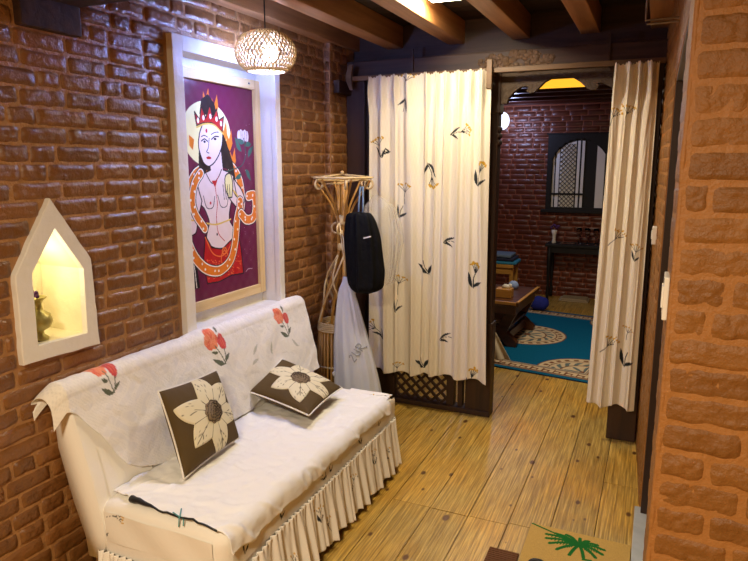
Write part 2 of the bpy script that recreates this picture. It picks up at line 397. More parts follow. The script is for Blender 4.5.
def one(mb, f, a, b, z0, z1, d, nx, nz, rough):
    vs = []; tilt = random.uniform(-.003, .003)
    rr = .5*(z1-z0)
    ku = min(.12, .009/(b-a)); kv = min(.2, .008/(z1-z0))
    for j in range(nz+1):
        v = j/nz if nz < 3 else (0 if j == 0 else 1 if j == nz else kv+(1-2*kv)*(j-1)/(nz-2))
        for i in range(nx+1):
            u = 0 if i == 0 else 1 if i == nx else ku+(1-2*ku)*(i-1)/(nx-2)
            s = a+(b-a)*u; z = z0+(z1-z0)*v
            eu = min(u, 1-u)*(b-a)/.011; ev = min(v, 1-v)*(z1-z0)/.009
            e = min(1, eu)*min(1, ev); e = e*(2-e)
            # round corners
            cu = max(0, 1-eu); cv = max(0, 1-ev)
            s += (1 if u < .5 else -1)*.004*cv*(eu < .3)
            n = noise.noise(Vector((s*23, z*23, d*900))); n2 = noise.noise(Vector((s*60+5, z*60, d*300)))
            s += n*rough*1.2; z += tilt*(u-.5)+noise.noise(Vector((s*31+9, z*3, d*700)))*rough*1.3
            vs.append(f(s, z, -.0005+d*e*(1+.35*n)+(n2*.9+noise.noise(Vector((s*45, z*30, d*500)))*.6)*rough*e))
    w = nx+1
    mb.add(vs, [(j*w+i, j*w+i+1, (j+1)*w+i+1, (j+1)*w+i) for j in range(nz) for i in range(nx)])
def holed(outer, holes, f, name, mat, parent=None):
    bm = bmesh.new(); E = []
    for loop in [outer]+holes:
        vs = [bm.verts.new(f(a, b)) for a, b in loop]
        for i in range(len(vs)): E.append(bm.edges.new((vs[i-1], vs[i])))
    bmesh.ops.triangle_fill(bm, use_beauty=True, use_dissolve=False, edges=E)
    me = bpy.data.meshes.new(name); bm.to_mesh(me); bm.free(); return link(name, me, mat, parent)
def rect(a, b, c, d): return [(a, c), (b, c), (b, d), (a, d)]

# left wall with openings for the plaster picture recess and the gabled niche
NIN = [(1.432, .987), (1.640, .982), (1.646, 1.226), (1.540, 1.384), (1.436, 1.240)]
NOUT = [(1.372, .934), (1.694, .926), (1.683, 1.258), (1.534, 1.487), (1.376, 1.242)]
def pent_iv(P, pad=0):
    def h(z):
        if z > P[3][1]+pad or z < P[0][1]-pad: return None
        t = lambda p, q: p[0]+(q[0]-p[0])*(z-p[1])/(q[1]-p[1])
        a = P[0][0] if z < P[4][1] else t(P[4], P[3]); b = P[1][0] if z < P[2][1] else t(P[2], P[3])
        return (a-pad*.6, b+pad*.6) if b > a else ((a+b)/2-.01, (a+b)/2+.01)
    return h
fl_ = lambda s, z, d=0: (WX+d, s, z)
wl = empty('wall_left', (WX, 1, 0), kind='structure')
holed(rect(-1.2, 3.56, 0, 2.5), [NIN, rect(2.215, 2.985, .82, 2.115)], lambda a, b: (WX, a, b), 'wall_surface', M['mortar'], wl)
mb = MB()
hb = lambda z: (1.475, 1.725) if z > 2.03 else None
bricks(mb, fl_, -1.2, 3.56, .0, 2.46, [pent_iv(NOUT, .004), lambda z: (2.168, 3.018) if .80 < z < 2.165 else None, hb], nx=10, nz=6, z_off=-.02)
mb.build('brick_courses', M['brick'], wl, smooth=True, fix=False)
# shallow pilaster at the far end of the left wall
pil = MB().box((WX-.05, 3.56, 0), (WX+.045, PY+.1, 2.5)); pil.build('pilaster_core', M['mortar'], wl)
mb = MB(); bricks(mb, lambda s, z, d: (WX+.045+d, s, z), 3.565, PY, 0, 2.46, [], stre=.17, head=.1, z_off=-.02)
bricks(mb, lambda s, z, d: (s, 3.56-d, z), WX, WX+.045, 0, 2.46, [], stre=.1, head=.1, z_off=-.02); mb.build('pilaster_bricks', M['brick'], wl, smooth=True, fix=False)
MB().box((WX-.06, 1.482, 2.045), (WX+.03, 1.722, 2.4), bev=.006).build('beam_pad', M['darkx'], wl)

# back of the plaster recess, its reveals and raised surround
t2 = empty('trim_2', (WX, 2.6, .8), kind='structure')
A0, A1, B0, B1, XD = 2.245, 2.962, .84, 2.082, -2.02
mb = MB()
mb.box((XD-.02, A0-.03, B0-.03), (XD, A1+.03, B1+.03))
mb.box((XD, A0-.03, B0), (WX+.001, A0, B1)); mb.box((XD, A1, B0), (WX+.001, A1+.03, B1))
mb.box((XD, A0-.03, B0-.03), (WX+.001, A1+.03, B0)); mb.box((XD, A0-.03, B1), (WX+.001, A1+.03, B1+.03))
mb.build('recess_lining', M['plaster'], t2)
mb = MB(); o_, i_ = (2.180, 3.012, .79, 2.146), (A0, A1, B0, B1)
for a, b, c, d in ((o_[0], i_[0], o_[2], o_[3]), (i_[1], o_[1], o_[2], o_[3]), (i_[0], i_[1], i_[3], o_[3]), (i_[0], i_[1], o_[2], i_[2])):
    mb.box((WX-.005, a, c), (WX+.030, b, d), bev=.004)
mb.build('raised_surround', M['plaster'], t2)

# gabled niche
t1 = empty('trim_1', (WX, 1.53, .93), kind='structure')
mb = MB(); n = 5
def ring_prism(P, Q, d0, d1):
    vs = []; sub = 10
    PP = []; QQ = []
    for i in range(5):
        for k in range(sub):
            t = k/sub; j = (i+1) % 5
            PP.append((P[i][0]*(1-t)+P[j][0]*t, P[i][1]*(1-t)+P[j][1]*t)); QQ.append((Q[i][0]*(1-t)+Q[j][0]*t, Q[i][1]*(1-t)+Q[j][1]*t))
    K = len(PP); jit = lambda p: (p[0]+random.uniform(-.0018, .0018), p[1]+random.uniform(-.0018, .0018))
    PP = [jit(p) for p in PP]
    V = [(WX+d0, a, b) for a, b in PP]+[(WX+d1-.004, a, b) for a, b in PP]+[(WX+d1, a*.96+q[0]*.04, b*.96+q[1]*.04) for (a, b), q in zip(PP, QQ)]+[(WX+d1, a, b) for a, b in QQ]+[(WX+d0, a, b) for a, b in QQ]
    F = [(r*K+i, r*K+(i+1) % K, (r+1)*K+(i+1) % K, (r+1)*K+i) for r in range(4) for i in range(K)]
    return V, F
V, F = ring_prism(NOUT, NIN, 0, .026); mb.add(V, F); mb.build('raised_surround', M['plaster'], t1)
mb = MB(); dn = -.20
V = [(WX+.001, a, b) for a, b in NIN]+[(WX+dn, a, b) for a, b in NIN]
mb.add(V, [(i, (i+1) % 5, 5+(i+1) % 5, 5+i) for i in range(5)]+[(5, 6, 7, 8, 9)]); mb.build('niche_lining', M['niche'], t1)

# floor planks
fl = empty('floor', (0, 2, 0), kind='structure')
mb = MB(); xs = [-3.1]
seams = [-2.92, -2.74, -2.55, -2.37, -2.18, -1.99, -1.8, -1.615, -1.43, -1.25, -1.066, -.872, -.688, -.505, -.325, -.14, .045, .23, .42, .6, .79, .97, 1.15, 1.32]
ends = {10: [2.61, 5.6], 11: [2.608, 5.1], 12: [.9, 2.612, 6.1], 13: [2.63, 4.9], 14: [1.4, 2.66, 5.4], 15: [3.2, 6.0]}
for i in range(len(seams)-1):
    a, b = seams[i]+.0015, seams[i+1]-.0015
    e = ends.get(i) or [random.uniform(.2, 3), random.uniform(4, 7)]
    ys = [-1.2]+e+[8.0]
    for k in range(len(ys)-1):
        mb.box((a, ys[k]+.0015, -.03), (b, ys[k+1]-.0015, random.uniform(-.0006, .0006)), bev=.0012)
mb.build('floor_planks', M['floor'], fl)
MB().box((-3.1, -1.2, -.06), (1.33, 8.0, -.012)).build('floor_base', M['gap'], fl)

# ceiling boards and joists
ce = empty('ceiling', (0, 2, 2.47), kind='structure')
mb = MB(); y = -1.2
while y < 4.05:
    mb.box((-2.0, y+.002, 2.465), (1.33, min(y+.14, 4.05)-.002, 2.50)); y += .14
mb.build('ceiling_boards', M['ceil'], ce)
MB().box((-3.1, -1.2, 2.502), (1.33, 8.0, 2.54)).build('ceiling_slab', M['ceil'], ce)
mb = MB()
y = 4.06
while y < 7.95:
    mb.box((-3.1, y+.002, 2.44), (1.33, min(y+.14, 7.98)-.002, 2.475)); y += .14
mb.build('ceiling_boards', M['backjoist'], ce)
def joist(x0, x1):
    mb = MB(); mb.box((x0, -1.15, 2.33), (x1, 4.03, 2.463), bev=.006)
    tag(mb.build('ceiling_beam', M['joist']), kind='structure')
for xc in (-1.905, -1.600, -1.195, -.80, -.41, -.045): joist(max(xc-.05, -1.926), xc+.055)
tag(MB().box((WX+.032, 1.49, 2.14), (1.3, 1.715, 2.325), bev=.008).build('ceiling_beam', M['darkx']), kind='structure')
for k in range(9):
    yb = 4.42+.41*k
    tag(MB().box((-3.05, yb, 2.30), (1.3, yb+.09, 2.436), bev=.006).build('ceiling_beam', M['backjoist']), kind='structure')

# back room
wb = empty('wall_back', (-1, 7.9, 0), kind='structure')
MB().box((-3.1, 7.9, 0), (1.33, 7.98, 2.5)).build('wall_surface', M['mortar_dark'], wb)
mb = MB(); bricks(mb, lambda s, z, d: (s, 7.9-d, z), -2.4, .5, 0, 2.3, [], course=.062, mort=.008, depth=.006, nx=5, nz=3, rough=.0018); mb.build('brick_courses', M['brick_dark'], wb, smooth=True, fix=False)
tag(MB().box((-3.15, 4.0, 0), (-3.1, 7.98, 2.5)).build('wall_back_left', M['mortar_dark']), kind='structure')
tag(MB().box((1.33, 4.0, 0), (1.38, 7.98, 2.5)).build('wall_back_right', M['mortar_dark']), kind='structure')
tag(MB().box((-3.15, 4.0, 0), (-1.9, 4.05, 2.5)).box((0.03, 3.95, 0), (1.38, 4.02, 2.5)).build('wall_divider', M['mortar_dark']), kind='structure')
# room behind the camera
tag(MB().box((-2.0, -1.27, 0), (1.38, -1.2, 2.5)).build('wall_front', M['mortar_near']), kind='structure')
tag(MB().box((1.30, -1.2, 0), (1.36, 4.0, 2.5)).build('wall_right_far', M['mortar_near']), kind='structure')

# right wall: brick return with a doorway, seen along its face
wr = empty('wall_right', (.03, 2.5, 0), kind='structure')
# near piece y 2.0..2.16, x from .06
mb = MB(); mb.prism([(.0445, 1.5), (1.30, 1.5), (1.30, 1.68), (.0385, 1.68)], 0, 2.5, lambda a, b, d: (a, b, d)); mb.build('near_pier', M['mortar_near'], wr)
mb = MB()
def fnear(s, z, d):  # wraps the rough corner
    return (s, 1.5-d, z)
bricks(mb, fnear, .050, 1.28, 0, 2.46, [], course=.0675, mort=.014, depth=.0045, nx=18, nz=9, rough=.0045, z_off=.012, stre=.21, head=.11)
mb.build('near_bricks', M['brick_near'], wr, smooth=True, fix=False)
# rough rounded arris
pts = [(.0475+noise.noise(Vector((0, 0, z*9)))*.002, 1.5055, z) for z in np.linspace(0, 2.46, 160)]
MB().tube(pts, [.0065+.0022*noise.noise(Vector((3, 1, p[2]*17))) for p in pts], 8).build('rough_arris', M['mortar_near'], wr, smooth=True)
mb = MB(); bricks(mb, lambda s, z, d: (.0445-(s-1.5)*.033-d*.35, s, z), 1.51, 1.68, 0, 2.46, [], course=.0675, mort=.014, depth=.006, nx=6, nz=5, rough=.003); mb.build('return_bricks', M['brick_near'], wr, smooth=True, fix=False)
# far piece from the doorway to the partition
XF = lambda y: .036-(y-3.0)*.048
mb = MB(); mb.prism([(XF(3.0), 3.0), (.25, 3.0), (.25, 4.0), (XF(4.0), 4.0)], 0, 2.5, lambda a, b, d: (a, b, d))
mb.prism([(.040, 1.68), (XF(3.0), 3.0), (.25, 3.0), (.25, 1.68)], 1.955, 2.5, lambda a, b, d: (a, b, d)); mb.build('far_pier', M['mortar_near'], wr)
mb = MB(); bricks(mb, lambda s, z, d: (XF(s)-d*.6, s, z), 3.0, 3.95, 0, 2.46, [], mort=.012, depth=.008, nx=8, nz=4, rough=.003)
bricks(mb, lambda s, z, d: (.0395-(s-1.68)*.0026-d*.5, s, z), 1.69, 3.0, 1.96, 2.46, [], mort=.012, depth=.008, nx=8, nz=4, rough=.003); mb.build('far_bricks', M['brick_near'], wr, smooth=True, fix=False)
MB().box((.041, 1.68, 1.94), (.26, 3.0, 1.957)).build('lintel_soffit', M['greyplaster'], wr)
d1 = empty('door_1', (.15, 2.95, 0), kind='structure')
MB().box((.040, 2.94, .012), (.26, 2.998, 1.938), bev=.003).build('door_frame', M['dark'], d1)
MB().box((.2, 1.69, .012), (.24, 2.93, 1.93), bev=.003).build('door_leaf', M['dark'], d1)
tag(MB().box((.014, 1.7, -.01), (.2, 3.0, .012), bev=.003).build('trim_3', M['marble']), kind='structure')

# partition of dark carved timber
wp = empty('wall_partition', (-.95, PY, 0), kind='structure')
MB().box((-1.90, PY, 2.128), (.02, PY+.15, 2.252), bev=.008).build('lintel_beam', M['darkx'], wp)
MB().box((-1.98, PY+.12, 2.25), (.02, PY+.24, 2.47), bev=.004).build('upper_plate', M['darkx'], wp)
MB().box((-1.882, PY-.02, 0), (-1.752, PY+.12, 2.13), bev=.006).build('post', M['dark'], wp)
mb = MB(); mb.box((-1.845+.0, PY-.01, .0), (-.878, PY+.09, .035), bev=.004); mb.build('sill_rail', M['dark'], wp)
mb = MB(); mb.box((-1.045, PY, .0), (-.880, PY+.10, .62), bev=.006); mb.box((-1.02, PY+.005, .62), (-.888, PY+.09, 1.95), bev=.006)
for z in (1.72, 1.76, 1.80): mb.box((-.893, PY, z), (-.879, PY+.09, z+.025), bev=.006)
mb.box((-.96, PY, 1.9), (-.880, PY+.10, 2.13), bev=.006); mb.build('post', M['dark'], wp)
MB().box((-.17, PY-.03, 0), (-.01, PY+.12, 2.13), bev=.006).build('post', M['dark'], wp)
# stiles and lattice
for a, b in ((-1.60, -1.545), (-1.175, -1.125), (-1.098, -1.068)): MB().box((a, PY+.01, .03), (b, PY+.07, 2.13), bev=.003).build('stile', M['dark'], wp)
MB().box((-1.75, PY+.02, .03), (-1.60, PY+.05, 2.13)).build('side_board', M['dark'], wp)
mb = MB()
x0, x1, z0, z1 = -1.547, -1.173, .033, 1.0; st = .072
def clipbar(c, sgn, yy):
    P = []
    for x in np.linspace(x0, x1, 2):
        z = c+sgn*(x-x0); P.append((x, z))
    (xa, za), (xb, zb) = P
    def cut(xa, za, xb, zb):
        t0, t1 = 0, 1
        for lo, hi in ((z0, z1),):
            dz = zb-za
            ta, tb = (lo-za)/dz, (hi-za)/dz
            if ta > tb: ta, tb = tb, ta
            t0, t1 = max(t0, ta), min(t1, tb)
        return (t0, t1) if t1 > t0+.02 else None
    r = cut(xa, za, xb, zb)
    if r: mb.bar((xa+(xb-xa)*r[0], yy, za+(zb-za)*r[0]), (xa+(xb-xa)*r[1], yy, za+(zb-za)*r[1]), .014, .017, up=(0, 0, 1))
c = z0-.4
while c < z1+.4: clipbar(c, 1, PY+.035); clipbar(c, -1, PY+.048); c += st
mb.build('lattice_panel', M['dark'], wp)
MB().box((-1.75, PY+.01, 1.0), (-1.04, PY+.07, 1.05), bev=.003).box((-1.75, PY+.01, 1.0), (-1.04, PY+.035, 1.05)).build('mid_rail', M['dark'], wp)
# arched bracket board
prof = [(-.885, 2.13), (-.885, 1.955), (-.845, 1.955), (-.835, 1.985), (-.805, 2.02), (-.765, 2.045), (-.735, 2.05), (-.722, 2.038), (-.735, 2.022), (-.715, 2.008), (-.69, 2.012), (-.66, 2.04), (-.63, 2.068), (-.59, 2.088), (-.53, 2.092), (-.48, 2.085), (-.44, 2.06), (-.40, 2.022), (-.375, 2.01), (-.35, 2.012), (-.335, 2.03), (-.345, 2.045), (-.32, 2.048), (-.27, 2.02), (-.24, 1.985), (-.23, 1.955), (-.17, 1.955), (-.17, 2.13)]
mb = MB(); mb.prism([(a, b) for a, b in prof], PY+.01, PY+.055, lambda a, b, d: (a, d, b)); mb.build('arched_board', M['carved'], wp)
# carved relief blossom on the beam
mb = MB()
for k in range(170):
    a = random.uniform(0, 2*PI); r = random.uniform(0, 1)**.5
    mb.sphere((-.80+math.cos(a)*r*.22, PY+.002, 2.188+math.sin(a)*r*.052), random.uniform(.008, .018), 8, sc=(1.3, .5, 1))
mb.build('carved_relief', M['relief'], wp, smooth=True)
tag(MB().box((WX+.045, 3.60, 2.04), (-1.842, 3.80, 2.118), bev=.006).build('trim_4', M['dark']), kind='structure')

# ---------------------------------------------------------------- curtains
rod = empty('curtain_rod', (-.9, 3.71, 2.13), 'long pale wooden curtain rod along the dark beam, carrying both floral curtains', 'curtain rod')
MB().box((-1.845, 3.70, 2.118), (-.005, 3.716, 2.146), bev=.003).build('rod', M['rodwood'], rod)
mb = MB(); P = [(-1.838, 2.135), (-1.835, 2.16), (-1.815, 2.215), (-1.79, 2.215), (-1.797, 2.165), (-1.80, 2.135), (-1.79, 2.065), (-1.81, 2.062), (-1.832, 2.11)]
mb.prism(P, 3.68, 3.70, lambda a, b, d: (a, d, b)); mb.box((-1.82, 3.716, 2.12), (-1.80, PY, 2.145)); mb.build('bracket', M['rodwood'], rod)
mb = MB(); mb.box((-.938, 3.672, 2.03), (-.905, 3.70, 2.19), bev=.004); mb.box((-.935, 3.716, 2.11), (-.908, PY, 2.15)); mb.build('bracket', M['rodwood'], rod)
for x in (-1.44, -.30): MB().box((x, PY-.012, 2.12), (x+.014, PY, 2.30)).build('strap', M['darkx'], rod)

def curtain(name, xt0, xt1, xb0, xb1, zt, zb, npl, motifs, label, yc=3.672, amp=.018, seed=1, bow=None, nu=420, nv=430):
    u = np.linspace(0, 1, nu); v = np.linspace(0, 1, nv); U, V = np.meshgrid(u, v)  # v: 0 top .. 1 bottom
    r = np.random.default_rng(seed); ph = r.uniform(0, 6.28, 8)
    uu = U+.030*np.sin(2*PI*(1.3*U+.25*V)+ph[0])+.016*np.sin(2*PI*3.1*U+ph[1]+V*1.5)
    w = 2*PI*npl*uu
    env = .55+.45*V**.6
    fold = (np.sin(w)*(.75+.35*np.sin(.37*w+ph[2]+.8*V))+.10*np.sin(2*w+ph[2]+1.2*V)+.30*np.sin(.5*w+ph[3]))*amp*env
    fold += .0022*np.sin(2.6*w+ph[4]+V*5)*(V > .1)
    # pinch pleats in the header
    hd = np.exp(-((V-.05)/.055)**2)
    sharp = (np.abs(np.sin(w/2+.6))**6-.25)*.042
    fold = fold*(1-.75*hd)+sharp*hd
    X = (xt0+(xt1-xt0)*U)*(1-V)+(xb0+(xb1-xb0)*U)*V+.25*amp*np.cos(w)*env*(1-hd)
    if bow: X += bow*np.sin(PI*V)
    Zb = zb+.022*U*(nu > 300)+.006*np.sin(2*PI*1.3*U+ph[5])+.012*np.sin(w*.5)
    Z = zt+(Zb-zt)*V+.006*np.sin(w+1.0)*np.exp(-V/.02)+.004*np.sin(5*w)*np.exp(-V/.012)
    # fine creases
    Y = yc-fold+.0012*np.sin(23*V+14*np.sin(5*U+ph[6])+9*np.sin(3*V+ph[1]))*np.sin(17*U+4*V+ph[7])
    t = Tex((xt0+(xt1-xt0)*U)*(1-V)+(xb0+(xb1-xb0)*U)*V, zt+(zb-zt)*V, srgb(238, 230, 210))
    for mth in motifs: sprig(t, *mth[:4], **(mth[4] if len(mth) > 4 else {}))
    wv = .97+.03*np.sin(310*U)*np.sin(180*V); t.c *= wv[..., None]
    o = grid(name, np.stack([X, Y, Z], -1), M['curtain'], None, t.c, thick=.0015)
    return tag(o, label, 'curtain')
def cz(py): return 2.13-(py-77)/288*1.86
def cx_(px, w=(372, 490, -1.667, -.905)): return w[2]+(px-w[0])/(w[1]-w[0])*(w[3]-w[2])
ml = []
for px, py, s, a, k in [(410, 88, .085, 1.5, dict(leaves=False)), (407, 104, .09, -1.8, dict(flower=False)), (384, 146, .085, 1.9, {}), (389, 146, .05, 3.0, dict(flower=False)),
    (459, 131, .085, .25, dict(spread=.35)), (434, 166, .10, -1.35, dict(spread=.25)), (408, 190, .085, 1.5, dict(leaves=False)), (405, 204, .09, 1.3, dict(flower=False)),
    (481, 172, .10, 1.35, dict(spread=.2)), (455, 233, .08, .2, dict(flower=False)), (431, 258, .11, 1.9, dict(flower=False)), (403, 281, .085, 1.45, dict(leaves=False)),
    (401, 298, .09, 1.3, dict(flower=False)), (479, 268, .11, 1.45, dict(spread=.2)), (382, 328, .09, 2.6, {}), (453, 329, .08, .25, dict(flower=False)), (429, 355, .10, 1.9, dict(flower=False)),
    (402, 368, .07, 1.5, dict(leaves=False)), (479, 372, .10, 1.4, dict(spread=.2))]:
    ml.append((cx_(px), cz(py), s, a, k))
curtain('doorway_curtain', -1.667, -.912, -1.672, -.876, 2.134, .255, 9.5, ml, 'wide ivory floral curtain hanging on the rod beside the cane coat rack', seed=3)
mr_ = []
for px, py, s, a, k in [(612, 121, .07, 1.2, dict(leaves=False)), (626, 118, .07, 1.3, dict(leaves=False)), (614, 236, .07, .9, dict(leaves=False)), (606, 346, .08, .9, dict(leaves=False)), (627, 356, .10, 1.4, dict(flower=False)), (628, 332, .05, 1.4, dict(leaves=False)), (636, 250, .06, 1.5, {})]:
    z = 2.13-(py-66)/340*1.88; v = (2.13-z)/1.88; xa = -.245+v*-.04; xb = -.02+v*.015; w = 616+(587-616)*v, 662+(640-662)*v
    mr_.append((xa+(px-w[0])/(w[1]-w[0])*(xb-xa), z, s, a, k))
curtain('doorway_curtain', -.250, -.035, -.288, -.030, 2.122, .238, 3.9, mr_, 'narrow bunched ivory floral curtain beside the right brick wall', amp=.015, seed=8, yc=3.665, nu=220)

# ---------------------------------------------------------------- painting in the recess
pt = empty('deity_painting', (-2.0, 2.62, .9), 'tall painting of a crowned deity on magenta, pale wood frame, set in white plaster', 'painting')
FA, FB, FC, FD = 2.275, 2.945, .895, 2.040; fw = .050
MB().box((XD+.001, FA, FC), (-1.985, FA+fw, FD), bev=.004).build('frame_stile', M['pine'], pt); MB().box((XD+.001, FB-fw, FC), (-1.985, FB, FD), bev=.004).build('frame_stile', M['pine'], pt)
MB().box((XD+.001, FA+fw, FC), (-1.985, FB-fw, FC+fw), bev=.004).build('frame_rail', M['piney'], pt); MB().box((XD+.001, FA+fw, FD-fw), (-1.985, FB-fw, FD), bev=.004).build('frame_rail', M['piney'], pt)
nu, nv = 330, 620
U, V = np.meshgrid(np.linspace(0, 1, nu), np.linspace(0, 1, nv))
MAG = srgb(104, 18, 62); SKIN = srgb(230, 212, 208); ORG = srgb(226, 126, 34); BK = srgb(24, 14, 26); RED = srgb(184, 24, 30); WHT = srgb(240, 238, 226); GLD = srgb(222, 190, 90)
t = Tex(U, V*1.85, MAG)
H = 1.85
YM = [(0, 0), (.40, .375), (.55, .53), (.765, .70), (.98, .93), (1.1, 1.03)]
def q(x, y):
    for (a_, b_), (c_, d_) in zip(YM[:-1], YM[1:]):
        if y <= c_ or c_ > 1: return (x, H*(1-(b_+(d_-b_)*(y-a_)/(c_-a_))))       # x 0..1, y 0 top..1 bottom
def qs(L): return [q(*p) for p in L]
t.ell(.33, H*(1-.235), .315, .27, srgb(240, 232, 168)); 
t.stroke(qs([(.05, .36), (.02, .42), (.05, .5)]), .02, MAG)
# flames
for x, y in ((.33, .05), (.44, .075), (.62, .24), (.55, .2), (.66, .33)):
    t.poly(qs([(x-.04, y+.06), (x-.03, y), (x, y+.03), (x+.04, y-.02), (x+.05, y+.05), (x+.01, y+.09)]), ORG)
t.poly(qs([(.10, .26), (.16, .28), (.14, .33), (.10, .31)]), ORG)
# garland behind
gar = [(.16, 1.02*.75), (.10, .66), (.07, .55), (.10, .47), (.18, .42), (.30, .385)]
def garland(P, w=.075):
    t.stroke(qs(P), w+.034, BK); t.stroke(qs(P), w+.018, WHT); t.stroke(qs(P), w, ORG)
    S = spline(qs(P), 2)
    for i, p in enumerate(S[::1]):
        s = 1 if i % 2 else -1; t.ell(p[0]+s*.02, p[1], .010, .011, WHT)
def ol(P, c, w=.012): t.poly(qs(P), c); t.stroke(qs(P+[P[0]]), w, BK, smooth=False)
garland([(.62, .40), (.74, .46), (.78, .56), (.75, .66)]); garland([(.30, .41), (.16, .44), (.08, .50), (.09, .60)])
# hair
t.poly(qs([(.22, .28), (.20, .40), (.24, .52), (.30, .42), (.36, .50), (.40, .40), (.60, .42), (.64, .53), (.70, .48), (.66, .38), (.58, .28), (.50, .2), (.30, .18)]), BK)
t.poly(qs([(.24, .16), (.27, .09), (.36, .06), (.44, .10), (.47, .16)]), BK)
# body
torso = spline([(.24, .44), (.16, .47), (.14, .55), (.24, .60), (.30, .68), (.28, .73), (.26, .79), (.40, .83), (.60, .82), (.64, .75), (.58, .68), (.62, .58), (.72, .53), (.66, .45), (.50, .42), (.36, .42)], 4)
ol(torso, SKIN)
t.poly(qs([(.34, .33), (.50, .33), (.52, .44), (.36, .44)]), SKIN)
# arms
ol(spline([(.16, .47), (.07, .56), (.04, .66), (.02, .74), (.12, .74), (.16, .66), (.22, .56)], 3), SKIN)
ol(spline([(.66, .46), (.78, .52), (.82, .58), (.72, .62), (.60, .56), (.56, .50), (.62, .50), (.70, .55), (.68, .50)], 3), SKIN)
ol(spline([(.58, .55), (.54, .50), (.55, .45), (.62, .44), (.65, .49), (.63, .55)], 3), srgb(232, 224, 160))
for k in range(4): t.stroke(qs([(.52+k*.028, .56), (.51+k*.03, .49)]), .008, BK)
# face
ol(spline([(.23, .25), (.21, .31), (.26, .385), (.34, .405), (.44, .37), (.52, .30), (.52, .22), (.40, .19), (.28, .2)], 4), SKIN)
t.stroke(qs([(.25, .285), (.29, .275), (.33, .285)]), .011, BK); t.stroke(qs([(.38, .275), (.43, .26), (.48, .26)]), .011, BK)
t.stroke(qs([(.25, .265), (.29, .258), (.33, .265)]), .008, BK); t.stroke(qs([(.38, .252), (.43, .240), (.48, .238)]), .008, BK)
t.ell(*q(.29, .288), .016, .010, BK); t.ell(*q(.43, .272), .018, .011, BK)
t.stroke(qs([(.35, .27), (.335, .315), (.31, .335), (.34, .342)]), .008, BK)
t.ell(*q(.335, .365), .032, .012, RED); t.ell(*q(.32, .235), .014, .018, RED)
# crown
ol([(.20, .215), (.18, .15), (.24, .185), (.27, .12), (.32, .175), (.38, .11), (.41, .17), (.47, .125), (.49, .18), (.56, .16), (.53, .235), (.40, .195), (.28, .2)], RED)
for x, y in ((.22, .19), (.29, .175), (.38, .165), (.46, .175), (.52, .195)): t.ell(*q(x, y), .014, .022, WHT)
t.stroke(qs([(.20, .222), (.30, .205), (.42, .205), (.54, .245)]), .016, GLD)
# jewellery and chest
t.stroke(qs([(.28, .43), (.36, .48), (.44, .46), (.50, .42)]), .010, BK); t.poly(qs([(.36, .47), (.42, .47), (.46, .445), (.40, .50)]), RED)
for x in (.31, .50): t.stroke(qs([(x-.07, .535), (x-.03, .60), (x+.05, .60), (x+.08, .54)]), .008, BK)
t.ell(*q(.33, .575), .012, .014, RED)
t.stroke(qs([(.40, .49), (.42, .58), (.40, .67), (.42, .76), (.50, .80)]), .008, RED)
t.stroke(qs([(.26, .69), (.40, .705), (.60, .685)]), .014, GLD); t.stroke(qs([(.05, .655), (.10, .665), (.16, .66)]), .014, GLD)
t.stroke(qs([(.66, .52), (.73, .555)]), .016, GLD); t.ell(*q(.40, .765), .010, .012, BK)
# skirt
ol([(.24, .76), (.32, .82), (.46, .835), (.60, .80), (.70, .76), (.74, .86), (.76, .97), (.58, .965), (.40, .98), (.24, .975), (.20, .88)], RED)
for k in range(90):
    x = random.uniform(.25, .73); y = random.uniform(.87, .96); t.ell(*q(x, y), .009, .005, srgb(226, 110, 60))
t.stroke(qs([(.24, .77), (.34, .85), (.50, .86), (.66, .78)]), .010, srgb(230, 120, 60))
for dx in (-.03, .03): t.stroke(qs([(.49, .84), (.49+dx*1.6, .87), (.49+dx, .93)]), .012, srgb(230, 120, 60))
t.ring(*q(.49, .845), .022, .036, srgb(230, 120, 60))
t.poly(qs([(.0, .76), (.06, .80), (.12, .9), (.14, .985), (.03, .985), (0, .95)]), BK)
t.stroke(qs([(.03, .8), (.08, .88), (.10, .98)]), .008, WHT)
garland([(.02, .78), (.10, .85), (.24, .91), (.42, .93), (.58, .89), (.66, .80), (.69, .70), (.74, .62), (.75, .58)])
garland([(.76, .66), (.84, .70), (.95, .69), (.99, .62), (.97, .55), (.88, .55)])
garland([(.24, .72), (.13, .63), (.10, .55), (.14, .48), (.22, .435)], .06)
# flower
for a in range(5): t.ell(.83+(a-2)*.030, H*(1-.235)+(.010 if a % 2 else 0), .026, .052, srgb(222, 214, 222))
for a in range(4): t.stroke([(.845+(a-1.5)*.03, H*(1-.21)), (.84+(a-1.5)*.026, H*(1-.26))], .005, srgb(130, 90, 130), smooth=False)
t.stroke(qs([(.84, .26), (.86, .34), (.80, .40), (.66, .42), (.56, .43)]), .010, srgb(40, 90, 84))
for x, y, a, L in ((.85, .28, 2.9, .12), (.86, .30, .2, .10), (.80, .33, 2.2, .16), (.84, .42, -.9, .14), (.90, .36, .9, .14), (.78, .44, 3.6, .10)):
    leaf(t, *q(x, y), a, L, .035, srgb(50, 104, 92))
t.stroke(qs([(.80, .965), (.84, .955), (.90, .958)]), .006, srgb(210, 190, 200))
for k in range(26): t.ell(*q(random.uniform(.78, .97), random.uniform(.1, .95)), .003, .004, srgb(190, 140, 170))
Y = FA+fw-.004+U*(FB-FA-2*fw+.008); Z = FC+fw-.004+V*(FD-FC-2*fw+.008)
X = np.full_like(Y, -2.002); X += .0006*np.sin(Y*90)*np.sin(Z*70)
grid('canvas', np.stack([X, Y, Z], -1), M['canvas'], pt, t.c)
MB().sphere((-1.983, 2.845, FD-.022), .006, 8).build('hook', M['metal'], pt)

